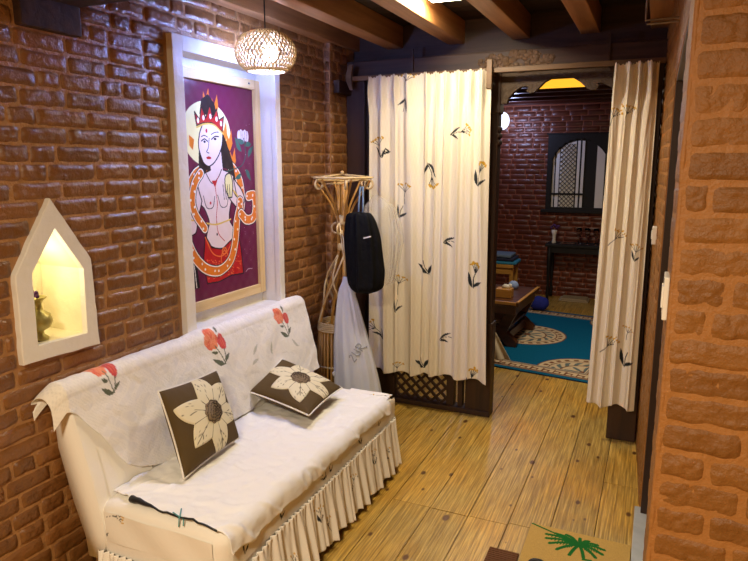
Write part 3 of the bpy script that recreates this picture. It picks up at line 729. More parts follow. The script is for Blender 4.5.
# ---------------------------------------------------------------- pendant lamp
PC = Vector((-1.72, 2.61, 2.116)); RL = .142; HL = .100
pl = empty('pendant_lamp', PC, 'round woven bamboo pendant lamp with a cold white bulb, beside the plaster recess', 'lamp')
mb = MB()
def lp(ph, th): # th from top hole to bottom hole
    return (PC.x+RL*math.sin(th)**.85*math.cos(ph), PC.y+RL*math.sin(th)**.85*math.sin(ph), PC.z+HL*math.cos(th))
T0, T1 = .33, PI-.62
for k in range(40):
    for s in (1, -1):
        P = [lp(2*PI*k/40+s*a*.95, T0+(T1-T0)*a) for a in np.linspace(0, 1, 16)]
        mb.tube(P, .0036, 4, caps=False)
mb.build('woven_shade', M['weave'], pl, smooth=True)
for th, r in ((T0, .004), (T1, .006)):
    mb = MB(); mb.tube([lp(2*PI*i/40, th) for i in range(40)], r, 6, closed=True); mb.build('shade_rim', M['canepale'], pl, smooth=True)
MB().sphere(PC+Vector((.025, 0, -.005)), .034, 20, sc=(1, 1, 1.15)).build('bulb', M['bulb'], pl, smooth=True)
MB().lathe([(.016, .03), (.020, .04), (.020, .075), (.008, .095)], c=PC+Vector((.0, 0, .0)), n=16).build('lamp_holder', M['whiteplastic'], pl, smooth=True)
MB().tube([PC+Vector((0, 0, .09)), PC+Vector((0, 0, .348))], .003, 6).build('cord', M['blackrubber'], pl)

def light(name, typ, loc, e, c, size=.05, rot=None, sz=None, spot=None):
    L = bpy.data.lights.new(name, typ); L.energy = e; L.color = c
    if typ == 'AREA': L.shape = 'RECTANGLE'; L.size = size; L.size_y = sz or size
    else: L.shadow_soft_size = size
    o = bpy.data.objects.new(name, L); col.objects.link(o); o.location = loc
    if rot: o.rotation_euler = rot
    return o
# ceiling panel lamp
cp = empty('ceiling_lamp', (-1.02, 3.0, 2.44), 'small square warm glowing lamp between two ceiling beams', 'lamp')
mb = MB(); mb.box((-1.12, 3.0, 2.425), (-.95, 3.23, 2.463), bev=.004); mb.build('lamp_housing', M['whiteplastic'], cp)
MB().box((-1.11, 3.01, 2.410), (-.96, 3.22, 2.4245)).build('diffuser', M['panelglow'], cp)

# ---------------------------------------------------------------- sofa
sf = empty('sofa', (-1.5, 2.2, 0), 'long white slip-covered sofa with a ruffled floral skirt against the brick wall', 'sofa')
def soft_box(cx, cy, cz, hx, hy, hz, r, ex=4.5, n=60, f=None):
    """superellipsoid-like rounded slab as closed lat/long grid"""
    m = MB(); vs = []; 
    return m
SY0, SY1, SXF, SXB = 1.472, 2.945, -1.182, -1.74
def seat_z(y): return .428-.026*(y-SY0)/(SY1-SY0)
def rounded_slab(x0, x1, y0, y1, zt, zb, rx, nseg=6, ny=90, nx=40, puff=.0, seed=0):
    """closed slab mesh: top grid + side wall following rounded rectangle outline"""
    # outline param
    pts = []
    def arc(cx, cy, a0):
        for i in range(nseg+1):
            a = a0+PI/2*i/nseg; pts.append((cx+rx*math.cos(a), cy+rx*math.sin(a)))
    for cx, cy, a in ((x1-rx, y1-rx, 0), (x0+rx, y1-rx, PI/2), (x0+rx, y0+rx, PI), (x1-rx, y0+rx, 1.5*PI)): arc(cx, cy, a)
    # densify
    D = []
    for i in range(len(pts)):
        p, q_ = pts[i], pts[(i+1) % len(pts)]; L = math.dist(p, q_); k = max(1, int(L/.02))
        for j in range(k): D.append((p[0]+(q_[0]-p[0])*j/k, p[1]+(q_[1]-p[1])*j/k))
    return D
seatn = lambda x, y: noise.noise(Vector((x*7, y*5, 2)))*.006+noise.noise(Vector((x*16, y*16, 8)))*.002
def slab(name, mat, parent, x0, x1, y0, y1, zt, zb, rx, rnd=.03, motifs=(), base=srgb(238, 235, 226)):
    D = rounded_slab(x0, x1, y0, y1, 0, 0, rx); K = len(D); c = ((x0+x1)/2, (y0+y1)/2)
    rows = []
    for k in range(7): # side rows from bottom to start of edge round
        rows.append((0, k/6*1.0, 'side'))
    prof = [(0, 0)]
    out = []
    side = 9; 
    for j in range(side):
        tt = j/(side-1)
        out.append([(p[0], p[1], zb+(zt(p[0], p[1])-rnd-zb)*tt) for p in D])
    for j in range(1, 6):
        a = PI/2*j/5; ins = rnd*(1-math.cos(a)); up = rnd*math.sin(a)
        row = []
        for p in D:
            dx, dy = p[0]-c[0], p[1]-c[1]
            ix = x0+ins+(p[0]-x0)*(x1-x0-2*ins)/(x1-x0); iy = y0+ins+(p[1]-y0)*(y1-y0-2*ins)/(y1-y0)
            row.append((ix, iy, zt(ix, iy)-rnd+up))
        out.append(row)
    last = out[-1]
    for j in range(1, 14):
        s = 1-j/14
        row = []
        for p in last:
            x = c[0]+(p[0]-c[0])*s; y = c[1]+(p[1]-c[1])*s
            if True: y = c[1]+(p[1]-c[1])*(s if s > 0 else 0)
            row.append((x, y, zt(x, y)))
        out.append(row)
    m = MB(); V = [v for r in out for v in r]; F = [(r*K+i, r*K+(i+1) % K, (r+1)*K+(i+1) % K, (r+1)*K+i) for r in range(len(out)-1) for i in range(K)]
    F.append(tuple(range((len(out)-1)*K, len(out)*K)))
    m.add(V, F); o = m.build(name, mat, parent, smooth=True)
    me = o.data; a = me.color_attributes.new('pattern', 'FLOAT_COLOR', 'POINT')
    for i in range(len(me.vertices)): a.data[i].color = (*base, 1)
    return o
zt = lambda x, y: seat_z(y)+seatn(x, y)
so = slab('seat_cover', M['sofa'], sf, SXB, SXF, SY0, SY1, zt, .235, .05, .045)
# printed patches of flower sprigs on the front and end of the seat cover: fine grid facings
def patch(name, f, w, h, motifs, parent, nu=90, nv=40, mask_fn=None, mat=None, base=srgb(238, 235, 226)):
    U, V = np.meshgrid(np.linspace(0, w, nu), np.linspace(0, h, nv)); t = Tex(U, V, base)
    for mth in motifs: sprig(t, *mth[:4], **(mth[4] if len(mth) > 4 else {}))
    XYZ = np.array([[f(U[j, i], V[j, i]) for i in range(nu)] for j in range(nv)])
    return grid(name, XYZ, mat or M['sofa'], parent, t.c)
# front facing band with shallow folds
patch('front_band', lambda u, v: (SXF+.004+.002*math.sin(u*30+v*20)-.012*max(0, (v-.085)/.02)**2*.25, SY0+.035+u, .285+v), SY1-SY0-.07, .112,
      [(.07, .05, .05, 1.4, dict(spread=.3)), (.30, .05, .05, 1.2, dict(flower=False)), (.62, .04, .05, 2.4, dict(spread=.3)), (.68, .05, .045, 1.6), (.98, .05, .05, 1.9, dict(flower=False)), (1.2, .05, .04, 1.5)], sf, 300, 26)
patch('end_band', lambda u, v: (SXB+.045+u, SY0-.004-.0025*math.sin(u*24+v*30), .285+v), SXF-SXB-.09, .112,
      [(-.02, .03, .07, 1.5, dict(flower=False)), (.03, .10, .05, .2, dict(leaves=False))], sf, 110, 26)
# ruffled skirt around near end, front, far end
patch('top_print', lambda u, v: (SXB+.30+u, SY1-.135+v, zt(SXB+.30+u, SY1-.135+v)+.0015), .24, .12, [(.10, .045, .06, .1, dict(leaves=False)), (.19, .08, .05, .4, dict(leaves=False))], sf, 110, 60)
path = [(SXB+.01, SY0-.006), (SXF-.03, SY0-.006), (SXF+.006, SY0+.03), (SXF+.006, SY1-.05), (SXF-.04, SY1+.004), (SXB+.01, SY1+.004)]
segL = [math.dist(path[i], path[i+1]) for i in range(len(path)-1)]; TL = sum(segL)
def onpath(s):
    for i, L in enumerate(segL):
        if s <= L or i == len(segL)-1:
            t_ = min(1, max(0, s/L)); p, q_ = path[i], path[i+1]
            d = ((q_[0]-p[0])/L, (q_[1]-p[1])/L); return (p[0]+(q_[0]-p[0])*t_, p[1]+(q_[1]-p[1])*t_, d[1], -d[0])
        s -= L
nu, nv = 1100, 40; ss = np.linspace(0, TL, nu); XYZ = np.zeros((nv, nu, 3)); ZS = [.245 if s_ < segL[0]*.9 else .245+.045*min(1, (s_-segL[0]*.9)/.35) for s_ in ss]
fr = 2*PI/.080
phs = ss*fr+1.6*np.array([noise.noise(Vector((s*5, 0, 0))) for s in ss])
am = .75+.5*np.array([noise.noise(Vector((s*9, 3, 0))) for s in ss])
for i, s in enumerate(ss):
    x, y, nx_, ny_ = onpath(s)
    for j in range(nv):
        v = j/(nv-1); flare = .006+.030*v
        off = (math.sin(phs[i])*.5+.25*math.sin(2.3*phs[i]+1))*(.005+.032*v**.8)*am[i]+flare
        off += .003*math.sin(phs[i]*3)*(1-v)*math.exp(-v*6)*2
        z = ZS[i]-(ZS[i]-.036-.010*math.sin(phs[i]*.5+1)-.006*math.sin(phs[i]))*v
        tang = .010*math.cos(phs[i])*v*am[i]
        XYZ[j, i] = (x+nx_*off-ny_*tang, y+ny_*off+nx_*tang, z)
U, V = np.meshgrid(ss, np.linspace(.26, 0, nv)); t = Tex(U, V, srgb(238, 235, 226))
s0 = segL[0]+segL[1]
for s, z, a in ((.12, .16, 1.4), (.35, .2, 1.3), (s0+.1, .13, 1.5), (s0+.32, .08, 1.2), (s0+.55, .15, 1.5), (s0+.62, .07, 1.9), (s0+.86, .14, 1.2), (s0+1.1, .16, 1.6), (s0+1.25, .1, 1.3)):
    sprig(t, s, z, .050, a, n=4, leaves=(s*7 % 1 > .5))
grid('ruffled_skirt', XYZ, M['sofa'], sf, t.c, thick=.002)
# backrest : leaning padded slab
def back_pt(y, s, side):   # s 0 bottom .. 1 top
    x = -1.705-.135*s; z = .36+.47*s
    return x, z
def rounded_profile():
    # (x,z) loop of the backrest section
    P = []
    f0, f1 = (-1.700, .30), (-1.832, .80)
    for k in range(14): s = k/13; P.append((f0[0]+(f1[0]-f0[0])*s+.010*math.sin(PI*s), f0[1]+(f1[1]-f0[1])*s))
    for k in range(1, 9): a = PI*k/9; P.append((-1.868+.036*math.cos(a), .80+.036*math.sin(a)*1.1))
    P += [(-1.912, .80), (-1.90, .6), (-1.845, .4), (-1.80, .28), (-1.79, .20), (-1.72, .20)]
    return P
prof = rounded_profile(); K = len(prof); ys = np.concatenate([[0], np.linspace(.004, .05, 5), np.linspace(.07, 1.493, 50), np.linspace(1.508, 1.553, 5), [1.557]]) + SY0-.005
m = MB(); V = []; cxm = sum(p[0] for p in prof)/K; czm = sum(p[1] for p in prof)/K
for j, y in enumerate(ys):
    e = min((y-ys[0]), (ys[-1]-y)); r = min(1, e/.03); sh = .965+.035*math.sqrt(max(0, 1-(1-r)**2))
    for i, (a, b) in enumerate(prof):
        w = noise.noise(Vector((a*9, y*6, b*7)))*.004
        V.append((cxm+(a-cxm)*sh+w, y+(.10*(b-.42) if y > 2.9 else 0)*min(1, max(0, (y-2.9)/.1)), czm+(b-czm)*(.985+.015*sh)+w*.5))
F = [(j*K+i, j*K+(i+1) % K, (j+1)*K+(i+1) % K, (j+1)*K+i) for j in range(len(ys)-1) for i in range(K)]+[tuple(range(K))[::-1], tuple(range((len(ys)-1)*K, len(ys)*K))]
m.add(V, F); bo = m.build('backrest', M['sofa'], sf, smooth=True)
a = bo.data.color_attributes.new('pattern', 'FLOAT_COLOR', 'POINT')
for i in range(len(bo.data.vertices)): a.data[i].color = (*srgb(238, 235, 226), 1)
# sprigs printed low on the backrest front, near end
patch('printed_panel', lambda u, v: (-1.7015-.264*(v/.5)*.5+.0115*math.sin(PI*min(1, v/.5))+.004+noise.noise(Vector((3, u*9, v*9)))*.002, SY0+.05+u, .30+v*1.0), .40, .30, [(.215, .120, .065, 1.55, dict(leaves=False, spread=.75, n=6))], sf, 150, 110)
for x, y in ((SXB+.06, SY0+.08), (SXF-.06, SY0+.08), (SXF-.06, SY1-.08), (SXB+.06, SY1-.08)):
    MB().lathe([(.022, 0), (.026, .01), (.028, .30)], c=(x, y, 0), n=12).build('leg', M['dark'], sf, smooth=True)

# cotton sheet over the seat
sh = empty('seat_sheet', (-1.45, 2.2, .43), 'plain white cotton sheet spread crumpled over the sofa seat, black edging at one end', 'sheet')
nu, nv = 90, 200; XYZ = np.zeros((nv, nu, 3))
for j in range(nv):
    fy = j/(nv-1); 
    for i in range(nu):
        fx = i/(nu-1)                       # 0 back .. 1 front hem
        y0_ = SY0+.012+.050*(1-fx)**2; y1_ = SY1-.085-.03*fx+.008*math.sin(fx*9)
        y = y0_+(y1_-y0_)*fy
        hang = .012+.024*(.5+.5*math.sin(y*4.1+.8))+.012*noise.noise(Vector((y*9, 0, 4)))
        L = (SXF-.035)-(SXB+.02); tot = L+.055+hang; s = fx*tot
        n1 = noise.noise(Vector((y*4.5, s*4, 5))); n2 = noise.noise(Vector((y*13+n1*2, s*9, 1)))
        wr_ = .011*abs(n1)+.008*abs(n2)+.004*noise.noise(Vector((y*30, s*24, 0)))+.006*max(0, 1-abs(noise.noise(Vector((y*3+s*5, s*8-y*6, 12)))*9))
        dg = math.sin(26*(s*.9+y*.45)+3*n1); wr_ += .003*dg*max(0, n1+.2)
        if s < L: x = SXB+.02+s; z = zt(x, y)+.007+wr_
        elif s < L+.055:
            a = (s-L)/.055*PI/2; x = SXF-.035+.044*math.sin(a)+wr_*math.sin(a); z = zt(SXF-.03, y)-.035+.044*math.cos(a)+wr_*math.cos(a)
        else:
            d = s-L-.055; x = SXF+.010+wr_*1.1+.10*d*.25; z = zt(SXF-.03, y)-.035-d
        XYZ[j, i] = (x, y, z)
grid('sheet_cloth', XYZ, M['sheet'], sh, thick=.002)
P = [tuple(XYZ[0, i]+np.array([0, -.002, .001])) for i in range(16, 78, 3)]
mb = MB(); mb.tube(P, [.013-.0095*min(1, k/6) for k in range(len(P))], 8); mb.build('black_edging', M['trimblack'], sh, smooth=True)
p = XYZ[0, 52]; mb = MB(); mb.tube([p+np.array([-.02, .03, .012]), p+np.array([0, 0, .006]), p+np.array([.02, -.006, .002]), p+np.array([.03, -.02, -.012])], .0022, 6); mb.tube([p+np.array([-.03, -.0, .012]), p+np.array([.0, -.004, .006]), p+np.array([.01, -.02, -.02])], .0022, 6)
mb.build('teal_tie', M['teal'], sh, smooth=True)

# damask throw over the backrest
def lerp(tb, x):
    for (a, b), (c, d) in zip(tb[:-1], tb[1:]):
        if x <= c: return b+(d-b)*max(0, min(1, (x-a)/(c-a)))
    return tb[-1][1]
HEM = [(1.38, .74), (1.44, .76), (1.48, .735), (1.53, .65), (1.58, .56), (1.62, .50), (1.67, .465), (1.74, .44), (1.80, .425), (1.87, .43), (1.93, .44), (2.05, .445), (2.2, .435), (2.38, .432), (2.45, .45), (2.55, .47), (2.72, .50), (2.85, .455), (3.0, .44), (3.07, .44)]
nu, nv = 420, 150; XYZ = np.zeros((nv, nu, 3)); UU = np.zeros((nv, nu)); VV = np.zeros((nv, nu))
for i in range(nu):
    y = 1.388+(3.062-1.388)*i/(nu-1)
    zh = lerp(HEM, y); front = (.80-zh)/math.cos(.258); Ltop = .10; back = .03; tot = front+Ltop+back
    for j in range(nv):
        s = tot*j/(nv-1)                 # from hidden rear edge to hem
        n1 = noise.noise(Vector((y*5, s*5, 3))); n2 = noise.noise(Vector((y*14, s*11, 7)))
        diag = math.sin(34*(s+.55*y)+4*n1)*.0025*max(0, .5+n1); wr_ = .010+.008*abs(n1)+.004*abs(n2)+diag
        if s < back: x = -1.907-.0; z = .80-back+s+.0; x -= 0.002
        elif s < back+Ltop:
            a = PI-(s-back)/Ltop*PI; x = -1.868+(.038+wr_)*math.cos(a); z = .80+(.040+wr_)*math.sin(a)
            x = max(x, WX+.004)
        else:
            d = s-back-Ltop; x = -1.832-.0-math.sin(-.258)*d*1.0+(wr_+.004)*math.cos(.258); z = .80-math.cos(.258)*d+.2*wr_
            x = -1.832+.258*d+.010*math.sin(PI*min(1, d/.52))+wr_+.002
        yy = y
        yb = 1.452
        if y < yb:          # overhang past the near end: cloth sags and folds down, away from the arm
            e = yb-y; z -= .55*e+2.2*e*e; x -= .28*e*(s/tot)+.10*e; yy = y+.2*e
            x = max(x, WX+.006)
        if y > 2.9: yy += .08*(z-.45)
        yy += .004*math.sin(s*30+y*3)
        XYZ[j, i] = (x, yy, z+(.006*n1 if s < back+Ltop and s > back else 0)); UU[j, i] = y; VV[j, i] = tot-s-0  # distance above hem
        VV[j, i] = .80+.05-(s-back-Ltop*.5)
t = Tex(UU, VV, srgb(236, 232, 222))
# tone-on-tone damask figure
dm = np.sin(UU*46+3*np.sin(VV*31))*np.sin(VV*52+2.5*np.sin(UU*27)); t.c[dm > .35] = srgb(229, 226, 219); t.c[(np.sin(UU*420)*np.sin(VV*420) > .3) & (dm < 0)] = srgb(226, 223, 214)
FR = srgb(222, 100, 62); FR2 = srgb(202, 62, 58); OR = srgb(230, 132, 84); LG = srgb(84, 92, 66)
def blossom(x, z, s):
    for a, r, c in ((0, 1, FR), (1, 1, OR), (2, 1, FR), (3.1, 1, OR), (4.2, 1, FR), (5.2, 1, OR)):
        t.ell(x-.30*s+math.cos(a)*.22*s, z+.35*s+math.sin(a)*.2*s, .24*s, .2*s, c)
    for k in range(9):
        a = k*.7; t.stroke([(x-.30*s, z+.33*s), (x-.30*s+math.cos(a)*.38*s, z+.35*s+math.sin(a)*.33*s)], .02*s, srgb(240, 150, 110), smooth=False)
    t.ell(x+.32*s, z+.15*s, .24*s, .32*s, FR2); t.stroke([(x+.3*s, z+.4*s), (x+.26*s, z-.05*s)], .03*s, FR, smooth=False); t.stroke([(x+.4*s, z+.38*s), (x+.40*s, z-.05*s)], .03*s, FR, smooth=False)
    t.stroke([(x-.15*s, z+.1*s), (x, z-.35*s), (x+.1*s, z-.8*s)], .05*s, LG); t.stroke([(x+.3*s, z-.15*s), (x+.22*s, z-.5*s), (x+.1*s, z-.8*s)], .05*s, LG)
    leaf(t, x+.1*s, z-.8*s, 2.6, .75*s, .17*s, LG); leaf(t, x+.12*s, z-.75*s, .7, .55*s, .13*s, LG); leaf(t, x-.1*s, z-.2*s, 2.9, .35*s, .1*s, LG); leaf(t, x+.2*s, z+.5*s, 1.0, .3*s, .1*s, LG)
blossom(1.645, .822, .085); blossom(2.27, .765, .105); blossom(2.83, .755, .100)
GG = srgb(186, 186, 170)
for x, z, a in ((2.50, .66, .7), (2.47, .62, .2), (2.66, .62, 1.4), (2.9, .6, 2.2), (2.1, .55, .8)): leaf(t, x, z, a, .07, .012, GG)
th = grid('backrest_throw', XYZ, M['throw'], None, t.c, thick=.0015)
tag(th, 'white damask throw with red poppies draped over the sofa backrest', 'throw')

# ---------------------------------------------------------------- cushions
def cushion(c00, c10, c11, c01, T, label, seed, rotf=0, fc=(.5, .5), fr=.42):
    """c00 bottom-left, c10 bottom-right, c11 top-right, c01 top-left seen from the front"""
    c = [Vector(p) for p in (c00, c10, c11, c01)]; ctr = sum(c, Vector())/4
    ex = ((c[1]-c[0])+(c[2]-c[3])).normalized(); ey = ((c[3]-c[0])+(c[2]-c[1])).normalized(); nrm = ex.cross(ey).normalized()
    o = empty('throw_cushion', ctr, label, 'cushion', 'two olive cushions with cream flowers')
    r = random.Random(seed); off = r.uniform(0, 50)
    def S(u, v, side, extra=0):   # u,v in -1..1
        pin = .05
        uu = u*(1-pin*(1-v*v)); vv = v*(1-pin*(1-u*u))
        a, b = (uu+1)/2, (vv+1)/2
        p = c[0]*(1-a)*(1-b)+c[1]*a*(1-b)+c[2]*a*b+c[3]*(1-a)*b
        h = T*max(0, (1-u*u)*(1-v*v))**.42
        w = noise.noise(Vector((u*2.2+off, v*2.2, side)))*.012+noise.noise(Vector((u*7+off, v*5, side)))*.003
        return p+nrm*side*(h*(1+w*4)+extra)
    n = 44; m = MB(); V = []; idx = {}
    for side in (1, -1):
        for j in range(n+1):
            for i in range(n+1):
                key = (i, j, 0 if i in (0, n) or j in (0, n) else side)
                if key not in idx: idx[key] = len(V); V.append(S(-1+2*i/n, -1+2*j/n, side))
    F = []
    for side in (1, -1):
        g = lambda i, j: idx[(i, j, 0 if i in (0, n) or j in (0, n) else side)]
        for j in range(n):
            for i in range(n):
                f = (g(i, j), g(i+1, j), g(i+1, j+1), g(i, j+1)); F.append(f if side > 0 else f[::-1])
    m.add(V, F); m.build('cushion_cover', M['olive'], o, smooth=True)
    per = [S(-1+2*i/30, -1, 1) for i in range(30)]+[S(1, -1+2*i/30, 1) for i in range(30)]+[S(1-2*i/30, 1, 1) for i in range(30)]+[S(-1, 1-2*i/30, 1) for i in range(30)]
    MB().tube(per, .0038, 8, closed=True).build('piping', M['piping'], o, smooth=True)
    nt_, nr = 240, 22; th_ = np.linspace(0, 2*PI, nt_); XY = np.zeros((nr, nt_, 3)); A = np.zeros((nr, nt_)); B = np.zeros((nr, nt_))
    fu, fv = fc[0]*2-1, fc[1]*2-1
    def RR(a):
        k = ((a-rotf)/(PI/3)) % 1; d = abs(k-.5)*2
        prof_ = .64+.44*(1-d)**1.1
        return fr*2*prof_*(1+.10*math.sin(3.7*a+seed))
    for i, a in enumerate(th_):
        for j in range(nr):
            rr = RR(a)*j/(nr-1); u = fu+rr*math.cos(a); v = fv+rr*math.sin(a); u = max(-.985, min(.985, u)); v = max(-.985, min(.985, v))
            XY[j, i] = S(u, v, 1, .0028 if j < nr-1 else .0005); A[j, i] = rr*math.cos(a); B[j, i] = rr*math.sin(a)
    t = Tex(A, B, srgb(222, 212, 176)); DK = srgb(70, 60, 40)
    for k in range(6):
        a = rotf+(k+.5)*PI/3; R_ = RR(a); 
        t.stroke([(0, 0), (math.cos(a)*R_*.92, math.sin(a)*R_*.92)], .012, DK, smooth=False)
        for f_, s_ in ((.45, 1), (.45, -1), (.62, 1), (.62, -1)):
            x0_, y0_ = math.cos(a)*R_*f_, math.sin(a)*R_*f_; b_ = a+s_*.55; t.stroke([(x0_, y0_), (x0_+math.cos(b_)*R_*.28, y0_+math.sin(b_)*R_*.28)], .010, DK, smooth=False)
        b_ = rotf+k*PI/3; R2 = RR(b_); t.stroke([(0, 0), (math.cos(b_)*R2, math.sin(b_)*R2)], .012, DK, smooth=False)
    grid('flower_applique', XY, M['applique'], o, t.c, thick=.0012)
    # gathered centre button
    nt_, nr = 60, 14; XY = np.zeros((nr, nt_, 3)); A = np.zeros((nr, nt_)); B = A.copy()
    for i in range(nt_):
        a = 2*PI*i/(nt_-1)
        for j in range(nr):
            f_ = j/(nr-1); rr = .30*f_*(1+.05*math.sin(9*a)); hh = .010*(1-f_**3)+.003*math.sin(f_*22+2*math.sin(3*a))
            XY[j, i] = S(fu+rr*math.cos(a), fv+rr*math.sin(a), 1, .003+max(0, hh)); A[j, i] = f_; B[j, i] = a
    t = Tex(A, B, srgb(128, 110, 84)); k = np.sin(A*24+2*np.sin(3*B)) > .3; t.c[k] = srgb(52, 40, 26)
    grid('centre_rosette', XY, M['applique'], o, t.c, thick=.0012)
    return o
cushion((-1.525, 1.685, .452), (-1.545, 2.055, .458), (-1.705, 2.125, .715), (-1.705, 1.770, .738), .055, 'olive cushion with a cream flower, standing upright against the throw', 3, rotf=.1, fc=(.56, .50), fr=.50)
cushion((-1.740, 2.405, .515), (-1.365, 2.335, .482), (-1.395, 2.725, .480), (-1.745, 2.715, .590), .050, 'olive cushion with a cream flower, lying tilted back nearer the cane rack', 9, rotf=.5, fc=(.54, .56), fr=.50)

# ---------------------------------------------------------------- brass pot in the niche
vp = empty('brass_pot', (-1.985, 1.468, .99), 'small aged brass pot with purple flowers on the niche sill', 'pot')
c = (-1.972, 1.492, .9865)
MB().lathe([(.0, 0), (.030, 0), (.032, .008), (.017, .020), (.016, .032), (.040, .046), (.048, .068), (.042, .092), (.020, .108), (.017, .128), (.022, .142), (.036, .152), (.034, .156), (.014, .146)], c=c, n=32).build('pot_body', M['brass'], vp, smooth=True)
mb = MB()
for k in range(14):
    a = random.uniform(0, 6.28); r = random.uniform(0, .022); mb.sphere((c[0]+r*math.cos(a), c[1]+r*math.sin(a)-.004, c[2]+.160+random.uniform(0, .018)), random.uniform(.006, .010), 8)
mb.build('purple_flowers', M['purple'], vp, smooth=True)

# ---------------------------------------------------------------- cane coat rack
RC = (-1.735, 3.42)
cr = empty('cane_coat_rack', (*RC, 0), 'tall golden cane coat rack with scroll hooks and slatted basket base, in the corner', 'coat rack')
def ringp(r, z, n=36, cx=RC[0], cy=RC[1], hexa=0, ph=0):
    P = []
    for i in range(n):
        a = 2*PI*i/n+ph; rr = r*(1-hexa*(.5-.5*math.cos(6*a))*.15); P.append((cx+rr*math.cos(a), cy+rr*math.sin(a), z))
    return P
mb = MB(); mb.tube(ringp(.19, 1.525, hexa=1), .006, 8, closed=True); mb.tube(ringp(.165, 1.510, hexa=1, ph=.5), .005, 8, closed=True)
mb.tube([(RC[0]-.18, RC[1]-.03, 1.522), (RC[0]-.05, RC[1]-.14, 1.492), (RC[0]+.06, RC[1]-.12, 1.494), (RC[0]+.18, RC[1]-.02, 1.523)], .005, 8)
for k in range(6):
    a = 2*PI*k/6+.3; mb.tube([(RC[0], RC[1], 1.545), (RC[0]+.19*math.cos(a), RC[1]+.19*math.sin(a), 1.527)], .004, 6)
mb.sphere((RC[0], RC[1], 1.555), .012, 8); mb.build('top_ring', M['canepale'], cr, smooth=True)
mb = MB()
for k in range(4):
    a = PI/4+PI/2*k; mb.tube([(RC[0]+.022*math.cos(a), RC[1]+.022*math.sin(a), 1.0), (RC[0]+.024*math.cos(a), RC[1]+.024*math.sin(a), 1.53)], .011, 8)
mb.build('centre_pole', M['cane'], cr, smooth=True)
for k in range(6):
    a = 2*PI*k/6+.25; P = [(RC[0]+r*math.cos(a), RC[1]+r*math.sin(a), z) for r, z in ((.03, 1.26), (.07, 1.36), (.13, 1.45), (.175, 1.515))]
    MB().tube(spline(P, 4), .007, 7).build('brace', M['cane'], cr, smooth=True)
def scroll(a, r0, z0, R0, name='hook'):
    P = []
    for k in range(26):
        f_ = k/25; ang = PI*.5-f_*PI*1.75; rr = R0*(1-.15*f_); P.append((RC[0]+(r0+rr*math.cos(ang))*math.cos(a), RC[1]+(r0+rr*math.cos(ang))*math.sin(a), z0-R0+rr*math.sin(ang)))
    MB().tube(P, .0065, 7).build(name, M['canepale'], cr, smooth=True)
for k in range(6):
    a = PI+2*PI*k/6+.05; scroll(a, .152 if abs(a-PI) < .1 else .17, 1.515, .028)
for a in (PI, 0.1, PI*1.5, PI*.5): scroll(a, .045, 1.25, .032, 'scroll')
RC_ = RC
MB().lathe([(.032, 0), (.040, .01), (.036, .03), (.040, .05), (.032, .06)], c=(*RC, 1.24), n=16).build('binding', M['canepale'], cr, smooth=True)
MB().lathe([(.030, 0), (.036, .01), (.036, .035), (.030, .045)], c=(*RC, 1.085), n=16).build('binding', M['canepale'], cr, smooth=True)
# spreading lower legs and crossed canes
for k in range(4):
    a = PI/4+PI/2*k; P = [(RC[0]+r*math.cos(a), RC[1]+r*math.sin(a), z) for r, z in ((.022, 1.12), (.035, 1.0), (.085, .80), (.112, .62), (.122, .40), (.135, .0))]
    MB().tube(spline(P, 4), .010, 8).build('leg', M['cane'], cr, smooth=True)
for k in range(4):
    a = PI/4+PI/2*k; b = a+PI/2
    mb = MB(); mb.tube(spline([(RC[0]+.03*math.cos(a), RC[1]+.03*math.sin(a), 1.06), (RC[0]+.10*math.cos((a+b)/2), RC[1]+.10*math.sin((a+b)/2), .90), (RC[0]+.10*math.cos(b), RC[1]+.10*math.sin(b), .74), (RC[0]+.12*math.cos(b), RC[1]+.12*math.sin(b), .63)], 4), .006, 6)
    mb.tube(spline([(RC[0]+.03*math.cos(b), RC[1]+.03*math.sin(b), 1.06), (RC[0]+.10*math.cos((a+b)/2), RC[1]+.10*math.sin((a+b)/2), .90), (RC[0]+.10*math.cos(a), RC[1]+.10*math.sin(a), .74), (RC[0]+.12*math.cos(a), RC[1]+.12*math.sin(a), .63)], 4), .006, 6)
    mb.build('crossed_cane', M['canepale'], cr, smooth=True)
mb = MB()
for k in range(5): mb.tube(ringp(.114+.002*k, .632-.011*k, ph=k), .0055, 6, closed=True)
mb.build('basket_ring', M['canepale'], cr, smooth=True)
for z, r in ((.36, .126), (.10, .134)): MB().tube(ringp(r, z), .0055, 6, closed=True).build('basket_ring', M['canepale'], cr, smooth=True)
mb = MB()
if 0: mb.build('basket_ring', M['canepale'], cr, smooth=True)
mb = MB()
for k in range(30):
    a = 2*PI*k/30+.05; mb.tube([(RC[0]+.114*math.cos(a), RC[1]+.114*math.sin(a), .60), (RC[0]+.131*math.cos(a), RC[1]+.131*math.sin(a), .085)], .0075, 6)
mb.build('basket_slats', M['cane'], cr, smooth=True)

for o_ in cr.children:   # the lower stand leans a little towards the wall
    for v_ in o_.data.vertices:
        if v_.co.z < 1.08: v_.co.x -= .045*min(1, (1.08-v_.co.z)/.45)
